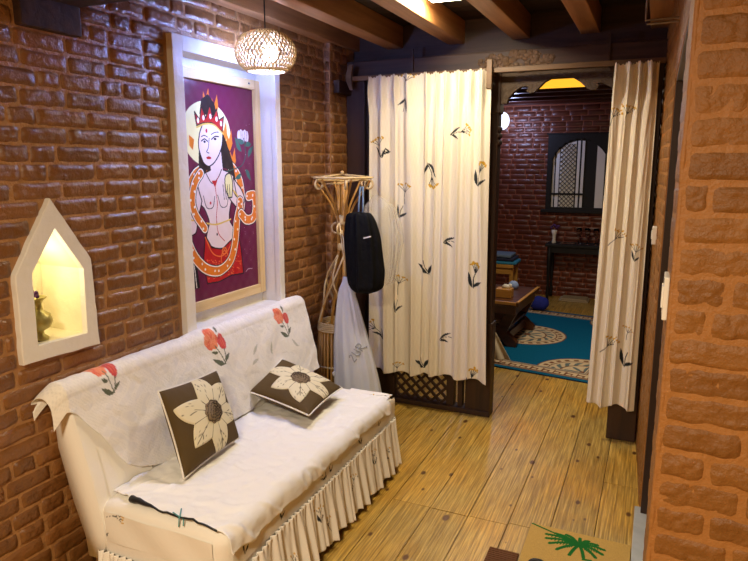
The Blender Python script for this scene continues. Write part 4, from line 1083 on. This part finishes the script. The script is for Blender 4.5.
# bags hanging on the rack
def hangbag(name, mat, label, cat, spine, wid, dep, seed, folds=9, famp=.08, nz=60, nt=96, parent=None, flat=0):
    """spine: list (x,y,z); wid/dep: half sizes along"""
    S = spline(spine, 6); n = len(S); V = []; r = random.Random(seed); ph = r.uniform(0, 6)
    m = MB()
    for j in range(n):
        f_ = j/(n-1); w = lerp(wid, f_); d = lerp(dep, f_)
        for k in range(nt):
            a = 2*PI*k/nt; fo = 1+famp*lerp([(0, .3), (.3, 1), (.8, .7), (1, .3)], f_)*(math.sin(folds*a+ph+2*f_)+.5*math.sin(folds*1.7*a+ph*2+f_*3))+.06*noise.noise(Vector((math.cos(a)*2, math.sin(a)*2+seed, f_*5)))
            V.append((S[j][0]+w*math.cos(a)*fo, S[j][1]+d*math.sin(a)*fo, S[j][2]+.006*noise.noise(Vector((a*2, f_*9, seed)))))
    F = [(j*nt+k, j*nt+(k+1) % nt, (j+1)*nt+(k+1) % nt, (j+1)*nt+k) for j in range(n-1) for k in range(nt)]+[tuple(range(nt))[::-1], tuple(range((n-1)*nt, n*nt))]
    m.add(V, F); return m
wbg = empty('plastic_bag', (-1.62, 3.24, .3), 'full milky white plastic bag with faint grey lettering, hanging beside the sofa end', 'bag')
m = hangbag('bag', None, '', '', [(-1.628, 3.235, .955), (-1.622, 3.235, .86), (-1.603, 3.235, .66), (-1.57, 3.235, .42), (-1.548, 3.235, .20), (-1.545, 3.235, .15)], [(0, .012), (.08, .022), (.25, .062), (.5, .115), (.8, .162), (.95, .168), (1, .13)], [(0, .01), (.1, .02), (.5, .07), (.85, .095), (1, .06)], 4, folds=11, famp=.055)
bagob = m.build('bag_body', M['bag'], wbg, smooth=True)
MB().tube([(-1.628, 3.235, .95), (-1.636, 3.24, 1.05), (-1.67, 3.27, 1.18), (-1.70, 3.31, 1.26)], .004, 6).tube([(-1.628, 3.235, .95), (-1.63, 3.25, 1.05), (-1.68, 3.30, 1.22)], .004, 6).build('bag_strings', M['canepale'], wbg, smooth=True)
MB().box((-1.70, 3.19, .36), (-1.62, 3.23, .39), bev=.008, rot=Matrix.Rotation(-.35, 3, 'Y')).build('white_contents', M['paperwhite'], wbg)
# faint printed marks
def letter_strokes(ch):
    return {'2': [[(0, .8), (.25, 1), (.5, .8), (0, 0), (.5, 0)]], 'U': [[(0, 1), (0, .2), (.25, 0), (.5, .2), (.5, 1)]], 'I': [[(.25, 0), (.25, 1)]], 'R': [[(0, 0), (0, 1), (.4, 1), (.5, .75), (.4, .5), (0, .5), (.5, 0)]]}[ch]
bmb = bmesh.new(); bmb.from_mesh(bagob.data); bmb.faces.ensure_lookup_table(); tree = BVHTree.FromBMesh(bmb); mb = MB()
for k, chh in enumerate('2UR'):
    for stt in letter_strokes(chh):
        P = []
        for (a0, b0), (a1, b1) in zip(stt[:-1], stt[1:]):
            for f_ in np.linspace(0, 1, 5):
                a_ = a0+(a1-a0)*f_+k*.8; b_ = b0+(b1-b0)*f_; ca, sa = math.cos(1.0), math.sin(1.0)
                X_ = -1.535+(a_*ca-b_*sa)*.048; Z_ = .47+(a_*sa+b_*ca)*.048
                h = tree.ray_cast(Vector((X_, 2.9, Z_)), Vector((0, 1, 0)))
                if h[0]: P.append(h[0]+Vector((0, -.002, 0)))
        if len(P) > 2: mb.tube(P, .0035, 5)
bmb.free(); mb.build('grey_lettering', plain('grey print', srgb(150, 154, 158), .6), wbg, smooth=True)

bk = empty('black_backpack', (-1.51, 3.26, 1.1), 'slouched black cloth bag hanging from a rack hook by two straps', 'bag')
m = hangbag('b', None, '', '', [(-1.545, 3.25, 1.335), (-1.540, 3.25, 1.31), (-1.525, 3.25, 1.2), (-1.508, 3.25, 1.03), (-1.502, 3.25, .91), (-1.50, 3.25, .868)], [(0, .025), (.07, .055), (.2, .078), (.42, .100), (.65, .108), (.82, .098), (.94, .066), (1, .025)], [(0, .02), (.1, .045), (.4, .07), (.8, .085), (.96, .06), (1, .02)], 7, folds=9, famp=.10)
m.build('bag_body', M['blackcloth'], bk, smooth=True)
mb = MB()
for dx in (-.012, .014): mb.tube([(-1.535+dx, 3.25, 1.325), (-1.55+dx, 3.29, 1.40), (-1.565+dx*.6, 3.33, 1.475)], .0055, 6)
mb.build('strap', M['bluegrey'], bk, smooth=True)
MB().box((-1.475, 3.158, 1.200), (-1.430, 3.163, 1.207), bev=.001, rot=Matrix.Rotation(-.25, 3, 'Y')).build('reflective_tab', M['whiteplastic'], bk)
m = hangbag('b', None, '', '', [(-1.52, 3.44, 1.42), (-1.495, 3.44, 1.33), (-1.49, 3.44, 1.12), (-1.50, 3.44, .92), (-1.51, 3.44, .88)], [(0, .02), (.2, .09), (.45, .13), (.8, .09), (1, .03)], [(0, .015), (.3, .05), (.7, .06), (1, .03)], 12, folds=13, famp=.12)
fo = m.build('clear_plastic_bag', M['film'], None, smooth=True); tag(fo, 'crinkled clear plastic bag hanging behind the black bag on the rack', 'bag')

# ---------------------------------------------------------------- floor mats, switches, bracket
U, V = np.meshgrid(np.linspace(-.21, .205, 260), np.linspace(-.2, .2, 240)); t = Tex(U, V, srgb(200, 164, 90))
t.c *= (.86+.28*rng.random(U.shape))[..., None]
G = srgb(34, 110, 46); c0 = (.005, .115)
t.stroke([(-.205, .196), (-.12, .165), (-.03, .135), c0], .010, G)
for k, (a, L) in enumerate(((2.55, .125), (2.2, .10), (2.85, .145), (3.15, .135), (3.5, .125), (3.95, .12), (4.45, .115), (4.95, .11), (5.45, .105), (5.95, .10), (.15, .10), (.6, .085), (1.1, .075), (1.6, .075))):
    ca, sa = math.cos(a), math.sin(a); P = [c0, (c0[0]+ca*L*.6, c0[1]+sa*L*.45+.006), (c0[0]+ca*L, c0[1]+sa*L*.75-.008)]
    t.stroke(P, .015, G); 
    for f_ in np.linspace(.3, 1, 8): t.stroke([(c0[0]+ca*L*f_, c0[1]+sa*L*.72*f_), (c0[0]+ca*L*f_+.006*ca, c0[1]+sa*L*.72*f_-.012)], .005, G, smooth=False)
t.stroke([(.03, .015), (.06, .02)], .012, G, smooth=False)
X = U-.195; Y = 2.452+V-U*.01; Z = .012+.0012*rng.random(U.shape)
mt = empty('coir_doormat', (-.2, 2.45, 0), 'tan coir doormat with a green palm printed on it', 'doormat')
grid('woven_top', np.stack([X, Y, Z], -1), M['coir'], mt, t.c)
MB().box((-.405, 2.253, .001), (.009, 2.651, .0118), bev=.002).build('backing', M['coir'], mt)
a = mt.children[1].data.color_attributes.new('pattern', 'FLOAT_COLOR', 'POINT')
for d in a.data: d.color = (*srgb(150, 108, 56), 1)
mb = MB(); mb.box((-.535, 2.0, .001), (-.412, 2.405, .011), bev=.002)
for k in range(30): mb.box((-.532, 2.005+k*.0133, .010), (-.414, 2.011+k*.0133, .014))
tag(mb.build('brown_doormat', M['brownmat']), 'brown ribbed mat lying against the tan palm doormat', 'doormat')

sl = empty('rubber_slipper', (-.33, 2.34, 0), 'black rubber slipper standing where the brown and tan doormats meet', 'slipper')
m_ = MB(); m_.sphere((-.325, 2.312, .024), .07, 18, sc=(.55, 1.0, .12)); m_.build('sole', M['blackrubber'], sl, smooth=True)
MB().tube(spline([(-.362, 2.295, .026), (-.35, 2.310, .052), (-.325, 2.315, .060), (-.300, 2.310, .052), (-.288, 2.295, .026)], 4), .007, 8).build('strap', M['blackrubber'], sl, smooth=True)
sw = empty('light_switch', (.03, 1.59, 1.3), 'white switch plate on the near brick edge of the doorway', 'switch')
MB().box((.031, 1.545, 1.25), (.042, 1.635, 1.35), bev=.003).build('switch_plate', M['whiteplastic'], sw)
MB().box((.0275, 1.565, 1.275), (.0312, 1.615, 1.325), bev=.001).build('rocker', M['whiteplastic'], sw)
sw = empty('light_switch', (.0, 3.4, 1.3), 'smaller white switch beside the narrow curtain, on the far brick strip', 'switch')
MB().box((-.006, 3.36, 1.215), (.016, 3.44, 1.30), bev=.003).build('switch_plate', M['whiteplastic'], sw)
MB().box((-.010, 3.38, 1.24), (-.0058, 3.42, 1.28), bev=.001).build('rocker', M['whiteplastic'], sw)
br = empty('wall_bracket', (0, 2.9, 2.2), 'thin grey metal wire bracket high on the right wall under the beam', 'bracket')
mb = MB(); mb.tube([(.045, 3.0, 2.195), (-.094, 2.98, 2.190), (-.094, 2.98, 2.32)], .005, 6); mb.tube([(.045, 3.0, 2.180), (-.09, 2.985, 2.176)], .004, 6); mb.build('wire', M['metal'], br)

# ---------------------------------------------------------------- back room things
# rug
RA = R(-8.5); RCX, RCY = -1.03, 5.90; hw, hh = .95, 1.075
nu, nv = 330, 440; U, V = np.meshgrid(np.linspace(-hw, hw, nu), np.linspace(-hh, hh, nv))
TE = srgb(8, 92, 128); CR = srgb(206, 186, 150); BRN = srgb(120, 76, 52); NV = srgb(18, 50, 84); GR = srgb(96, 110, 110)
t = Tex(U, V, TE); D = np.minimum(hw-np.abs(U), hh-np.abs(V))
t.c[D < .20] = CR
# key pattern in the band
k = (D > .06) & (D < .15); along = np.where((hw-np.abs(U)) < (hh-np.abs(V)), V, U)
cell = (along/.045) % 2; dd = (D-.06)/.09
key = ((cell < .35) | ((dd < .22)) | ((dd > .55) & (dd < .78) & (cell < 1.2)) | ((cell > 1.1) & (cell < 1.4) & (dd > .3) & (dd < .78)))
t.c[k & key] = BRN
t.c[(D > .160) & (D < .168)] = BRN; t.c[(D > .176) & (D < .20)] = NV; t.c[(D > .182) & (D < .192)] = CR
t.c[D < .045] = TE; t.c[(D > .045) & (D < .055)] = BRN
def medal(cx, cy, r, inside):
    d = np.hypot(U-cx, V-cy); an = np.arctan2(V-cy, U-cx); g = d < r
    if inside is not None: g = g & inside
    def s(m_, c_): t.c[g & m_] = c_
    s(d < r, BRN); s(d < r*.97, CR); s((d > r*.80) & (d < r*.90) & (np.sin(an*26) > 0), BRN); s((d > r*.74) & (d < r*.77), BRN)
    s((d < r*.68) & (d > r*.50) & (np.sin(an*16+d*60) > 0), GR); s((d > r*.46) & (d < r*.50), BRN); s(d < r*.44, CR); s((d < r*.40) & (np.cos(an*8)*.5+.5 > d/(r*.42)), GR); s(d < r*.1, BRN)
medal(0, 0, .36, None)
for sx in (-1, 1):
    for sy in (-1, 1): medal(sx*(hw-.20), sy*(hh-.20), .37, D > .20)
t.c *= (.9+.2*rng.random(U.shape))[..., None]
ca, sa = math.cos(RA), math.sin(RA)
rugo = empty('teal_rug', (RCX, RCY, 0), 'teal rug with cream key border and round medallions on the back room floor', 'rug')
grid('rug_pile', np.stack([RCX+U*ca-V*sa, RCY+U*sa+V*ca, .0105+.0006*rng.random(U.shape)], -1), M['rug'], rugo, t.c)
mb = MB(); q4 = [(-hw, -hh), (hw, -hh), (hw, hh), (-hw, hh)]; mb.prism([(RCX+a*ca-b*sa, RCY+a*sa+b*ca) for a, b in q4], .001, .010, lambda a, b, d: (a, b, d)); mb.build('rug_backing', plain('rug backing', NV, .95), rugo)

# arched mirror; its bright reflection is modelled as white strips and black bars
af = empty('arched_mirror', (-.85, 7.86, 1.0), 'black arched mirror frame with its white lattice reflection built as solid strips, above the console on the back wall', 'mirror')
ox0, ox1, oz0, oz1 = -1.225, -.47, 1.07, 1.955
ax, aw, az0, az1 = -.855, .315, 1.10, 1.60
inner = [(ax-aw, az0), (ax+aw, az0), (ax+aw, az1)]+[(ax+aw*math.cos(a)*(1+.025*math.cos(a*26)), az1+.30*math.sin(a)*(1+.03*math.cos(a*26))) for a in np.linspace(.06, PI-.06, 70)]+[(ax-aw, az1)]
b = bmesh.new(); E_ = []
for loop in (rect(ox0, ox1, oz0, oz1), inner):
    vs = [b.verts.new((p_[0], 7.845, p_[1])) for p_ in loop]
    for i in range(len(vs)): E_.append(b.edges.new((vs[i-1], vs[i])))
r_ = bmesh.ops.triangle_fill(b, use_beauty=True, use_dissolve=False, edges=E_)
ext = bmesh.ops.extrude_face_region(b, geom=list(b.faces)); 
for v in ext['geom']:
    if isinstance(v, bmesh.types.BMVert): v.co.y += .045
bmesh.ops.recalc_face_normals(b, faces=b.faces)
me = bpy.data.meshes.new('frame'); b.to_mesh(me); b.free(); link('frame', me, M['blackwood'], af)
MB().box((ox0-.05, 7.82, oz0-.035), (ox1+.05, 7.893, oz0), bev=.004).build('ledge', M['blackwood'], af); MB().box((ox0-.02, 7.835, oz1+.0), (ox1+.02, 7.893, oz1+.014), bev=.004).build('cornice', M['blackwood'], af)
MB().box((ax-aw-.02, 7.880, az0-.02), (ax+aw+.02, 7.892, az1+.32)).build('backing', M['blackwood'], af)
WP = plain('white mirror reflection', srgb(246, 246, 240), .5)  # bright parts of the mirror reflection, put into base colour
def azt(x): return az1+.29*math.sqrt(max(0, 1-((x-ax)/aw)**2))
for name_, a0, a1 in (('reflected_column', -1.160, -1.140), ('reflected_column', -1.125, -1.085), ('reflected_ground', -1.075, -.900), ('reflected_column', -.885, -.855), ('reflected_column', -.835, -.805), ('reflected_drape', -.665, -.575)):
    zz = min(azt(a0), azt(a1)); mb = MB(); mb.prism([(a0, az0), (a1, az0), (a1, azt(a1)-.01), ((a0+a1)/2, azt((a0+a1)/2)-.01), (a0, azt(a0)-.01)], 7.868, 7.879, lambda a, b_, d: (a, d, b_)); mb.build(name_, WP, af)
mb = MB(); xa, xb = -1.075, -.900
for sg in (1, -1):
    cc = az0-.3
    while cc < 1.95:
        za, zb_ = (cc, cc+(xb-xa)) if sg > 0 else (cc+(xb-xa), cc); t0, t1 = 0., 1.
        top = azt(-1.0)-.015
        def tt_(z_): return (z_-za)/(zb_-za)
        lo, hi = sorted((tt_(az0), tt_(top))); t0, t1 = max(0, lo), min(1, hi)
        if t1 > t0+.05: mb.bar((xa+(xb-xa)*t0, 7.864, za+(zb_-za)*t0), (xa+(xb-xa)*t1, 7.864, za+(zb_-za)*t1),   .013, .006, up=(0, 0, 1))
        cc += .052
mb.build('lattice', M['blackwood'], af)  # dark lines of the reflected lattice, built as bars
MB().box((ax-aw, 7.858, 1.245), (-.79, 7.866, 1.268)).build('reflected_rail', M['blackwood'], af)
# console
cs = empty('console_table', (-.7, 7.7, 0), 'narrow black console table against the back wall below the arched frame', 'table')
MB().box((-1.155, 7.52, .655), (-.20, 7.87, .685), bev=.004).build('table_top', M['blackwood'], cs)
MB().box((-1.12, 7.54, .585), (-.23, 7.56, .655)).build('apron', M['blackwood'], cs)
for x in (-1.125, -.27):
    for y in (7.55, 7.83): MB().lathe([(.022, .012), (.016, .05), (.022, .1), (.014, .2), (.024, .45), (.02, .5), (.026, .655)], c=(x+.02, y, 0), n=12).build('leg', M['blackwood'], cs, smooth=True)
fv = empty('flower_vase', (-1.06, 7.6, .685), 'small white fluted vase of dark flowers standing on the console end', 'vase')
MB().lathe([(.022, 0), (.026, .01), (.018, .05), (.022, .10), (.034, .155), (.030, .157), (.018, .10)], c=(-1.075, 7.66, .6855), n=20).build('vase_body', M['whiteplastic'], fv, smooth=True)
mb = MB()
for k in range(16):
    a = random.uniform(0, 6.28); r = random.uniform(.01, .055); mb.sphere((-1.075+r*math.cos(a), 7.66+r*math.sin(a), .86+random.uniform(0, .04)), .013, 8)
mb.build('dark_flowers', M['purple'], fv, smooth=True)
for k, (x, y) in enumerate(((-.79, 7.64), (-.70, 7.66), (-.60, 7.62))):
    g = MB().lathe([(.028, .0), (.030, .004), (.006, .012), (.005, .075), (.026, .10), (.034, .14), (.030, .19), (.0285, .19), (.0315, .14), (.023, .105), (.0, .08)], c=(x, y, .686), n=20)
    tag(g.build('wine_glass', M['glass'], None, smooth=True), 'clear stemmed glass standing on the black console', 'glass', 'stemmed glasses on the console')
MB_ = MB().box((-1.0, 7.58, .686), (-.84, 7.74, .692), bev=.002); tag(MB_.build('serving_tray', M['glass']), 'thin clear tray lying on the console beside the vase', 'tray')
# low folded stack under the console
fm = MB(); fm.box((-.98, 7.60, .0), (-.64, 7.84, .018), bev=.006); fm.box((-.95, 7.61, .018), (-.66, 7.83, .036), bev=.006)
tag(fm.build('folded_mat', plain('beige folded cloth', srgb(176, 160, 132), .9, bump=.4, bscale=60)), 'flat beige folded mat on the floor under the console', 'mat')
# round wall lamp
lm = empty('globe_lamp', (-1.74, 7.83, 2.13), 'round cold white lamp on the back room wall, half behind the partition post', 'lamp')
MB().sphere((-1.775, 7.81, 2.125), .085, 24, sc=(1, .6, 1.25)).build('lamp_globe', M['whiteglow'], lm, smooth=True)
MB().lathe([(.04, 0), (.05, .02), (.03, .04)], c=(-1.775, 7.86, 2.125), n=20, ax=1).build('lamp_base', M['metal'], lm, smooth=True)
# coffee table
ct = empty('coffee_table', (-1.3, 5.75, 0), 'low dark brown wooden coffee table with slanted ends standing on the teal rug', 'table')
def tb(p): # table local to world, slight rotation
    a = R(-3); x, y = p[0], p[1]; return (-1.32+x*math.cos(a)-y*math.sin(a), 5.77+x*math.sin(a)+y*math.cos(a), p[2])
def tbox(a, b, bev=.004):
    m_ = MB().box(a, b, bev=bev); m_.v = [tb(v) for v in m_.v]; return m_
tbox((-.32, -.40, .385), (.32, .40, .42)).build('table_top', M['tablewood'], ct)
tbox((-.325, -.405, .40), (.30, -.385, .425), .002).build('edge_strip', M['honey'], ct)
tbox((.30, -.40, .421), (.325, .40, .432), .002).build('edge_strip', M['honey'], ct)
tbox((-.29, -.37, .31), (.29, .37, .385)).build('apron', M['tablewood'], ct)
tbox((-.29, -.34, .16), (.22, .34, .185)).build('lower_shelf', M['tablewood'], ct)
for sy in (-1, 1):
    m_ = MB(); m_.prism([(.29, .31), (.20, .31), (.10, .14), (.22, .012), (.30, .012), (.31, .05), (.21, .14)], sy*.36, sy*.29, lambda a, b_, d: tb((a, d, b_))); m_.build('leg', M['tablewood'], ct)
    m_ = MB(); m_.prism([(-.29, .31), (-.20, .31), (-.10, .14), (-.22, .012), (-.30, .012), (-.31, .05), (-.21, .14)], sy*.36, sy*.29, lambda a, b_, d: tb((a, d, b_))); m_.build('leg', M['tablewood'], ct)
tbox((.20, -.29, .05), (.225, .29, .13)).build('stretcher', M['tablewood'], ct)
tx = empty('tissue_box', (-1.2, 5.62, .42), 'small honey wood tissue box with a white tissue, on the coffee table', 'tissue box')
MB().box((-1.265, 5.53, .422), (-1.125, 5.65, .50), bev=.004).build('box_body', M['honey'], tx)
m_ = MB(); m_.sphere((-1.185, 5.59, .515), .035, 12, sc=(1, .6, .7)); m_.sphere((-1.15, 5.60, .525), .02, 10, sc=(1, .6, 1)); m_.build('tissue', M['paperwhite'], tx, smooth=True)
m_ = MB(); m_.sphere((-1.20, 6.0, .455), .05, 14, sc=(1, .8, .9)); tag(m_.build('cloth_bundle', M['lightblue'], None, smooth=True), 'pale blue rounded cloth bundle on the coffee table behind the tissue box', 'bundle')
m_ = MB(); m_.box((-1.28, 5.50, .188), (-1.12, 5.62, .20), bev=.003); tag(m_.build('white_paper', M['paperwhite']), 'white paper lying on the coffee table lower shelf', 'paper')
# stool with folded clothes
stl = empty('wooden_stool', (-1.5, 6.85, 0), 'honey wood stool standing behind the coffee table under folded clothes', 'stool')
MB().box((-1.75, 6.72, .50), (-1.355, 7.05, .535), bev=.004).build('seat', M['honey'], stl)
MB().box((-1.73, 6.74, .43), (-1.38, 6.77, .50), bev=.002).build('rail', M['honey'], stl)
for x in (-1.72, -1.40):
    for y in (6.75, 6.99): MB().box((x, y, .0125), (x+.04, y+.04, .50), bev=.003).build('leg', M['honey'], stl)
for k, (mname, lab) in enumerate((('cyan', 'folded cyan cloth, lowest of the clothes stacked on the honey wood stool'), ('navy', 'folded navy cloth in the middle of the clothes stacked on the stool'), ('bluegrey', 'folded blue grey cloth topmost of the clothes stacked on the stool'))):
    nu, nv = 24, 16; m_ = MB().box((-1.74+.01*k, 6.74, .537+k*.036), (-1.33-.03*k, 7.03, .570+k*.036), bev=.012)
    m_.v = [(v[0], v[1], v[2]+.004*math.sin(v[0]*30+k)) for v in m_.v]; tag(m_.build('folded_cloth', M[mname], None, smooth=True), lab, 'clothes')
m_ = MB(); m_.sphere((-1.10, 6.98, .085), .085, 18, sc=(1.2, .9, .95)); m_.v = [(v[0]+.012*noise.noise(Vector(v)*14), v[1], max(.003, v[2]+.014*noise.noise(Vector(v)*11))) for v in m_.v]
tag(m_.build('blue_bundle', M['blue'], None, smooth=True), 'crumpled bright blue cloth bundle on the floor behind the coffee table', 'bundle')
m_ = MB(); m_.sphere((-1.62, 6.6, .2), .17, 20, sc=(.8, .6, 1.15)); m_.v = [(v[0]+.02*noise.noise(Vector(v)*9), v[1], max(.004, v[2]+.02*noise.noise(Vector(v)*8))) for v in m_.v]
tag(m_.build('navy_bag', M['navy'], None, smooth=True), 'dark navy bag slumped on the floor in front of the stool', 'bag')
# cream cloth beside post
nu, nv = 30, 30; U, V = np.meshgrid(np.linspace(0, 1, nu), np.linspace(0, 1, nv))
X = -1.32+.28*U*(.35+.65*V)+.004*np.sin(U*20); Y = 4.98-.08*V+.012*np.sin(U*16)*V; Z = .30-.275*V+.02*U*V
XYZ = np.stack([X, Y, Z], -1)
m_ = MB(); m_.box((-1.50, 4.93, .012), (-1.20, 5.20, .30), bev=.03)
stp = empty('floor_pouffe', (-1.35, 5.05, 0), 'low cream cloth covered pouffe on the rug edge beside the partition post', 'pouffe')
m_.build('pouffe_body', plain('cream pouffe cloth', srgb(216, 204, 168), .9, bump=.4, bscale=50), stp, smooth=True)
grid('cloth_flap', XYZ+np.array([.06, -.0, 0]), plain('cream flap', srgb(222, 212, 180), .9), stp, thick=.003)
# emissive strip standing in for a joist lit warm, above the arched board
ys_ = empty('lit_joist_glow', (-.5, 4.25, 2.25), 'ceiling joist lit warm yellow, built as an emitting strip behind the carved arched board', 'lamp')
MB().box((-.80, 4.26, 2.085), (-.40, 4.31, 2.135), bev=.006).build('glow_strip', M['strip'], ys_)
MB().box((-.84, 4.25, 2.135), (-.36, 4.33, 2.439), bev=.003).build('strip_holder', M['backjoist'], ys_)

# ---------------------------------------------------------------- lights
WARM = (1.0, .84, .60); COOL = (.26, .38, 1.0)
light('pendant_light', 'POINT', PC+Vector((.0, 0, -.02)), 55, COOL, .04)
light('ceiling_light', 'AREA', (-1.035, 3.08, 2.402), 19, WARM, .17)
light('room_light', 'AREA', (-.55, -.35, 2.30), 74, (1, .83, .58), .35)
light('niche_light', 'POINT', (-2.0, 1.50, 1.27), .72, (1, .90, .66), .015)
light('back_lamp_light', 'POINT', (-1.60, 7.45, 2.05), 10, (.50, .58, 1.0), .06)
light('back_room_light', 'AREA', (-.75, 5.15, 2.28), 20, (1, .82, .62), .3)
w = bpy.data.worlds.new('world'); scene.world = w; w.use_nodes = True; w.node_tree.nodes['Background'].inputs[0].default_value = (1, .8, .6, 1); w.node_tree.nodes['Background'].inputs[1].default_value = .02

# ---------------------------------------------------------------- camera
cam = bpy.data.cameras.new('camera'); co = bpy.data.objects.new('camera', cam); col.objects.link(co)
yaw, pit = R(24.05), R(10.43)
f = Vector((-math.sin(yaw)*math.cos(pit), math.cos(yaw)*math.cos(pit), -math.sin(pit))); r = Vector((math.cos(yaw), math.sin(yaw), 0)); u = r.cross(f)
co.matrix_world = Matrix(((r.x, u.x, -f.x, 0), (r.y, u.y, -f.y, 0), (r.z, u.z, -f.z, 1.6), (0, 0, 0, 1)))
cam.sensor_width = 36; cam.lens = 628/748*36; cam.clip_start = .02; cam.clip_end = 60
scene.camera = co
vs_ = scene.view_settings; vs_.view_transform = 'Standard'; vs_.look = 'None'; vs_.gamma = 1; vs_.exposure = .22; vs_.use_curve_mapping = False
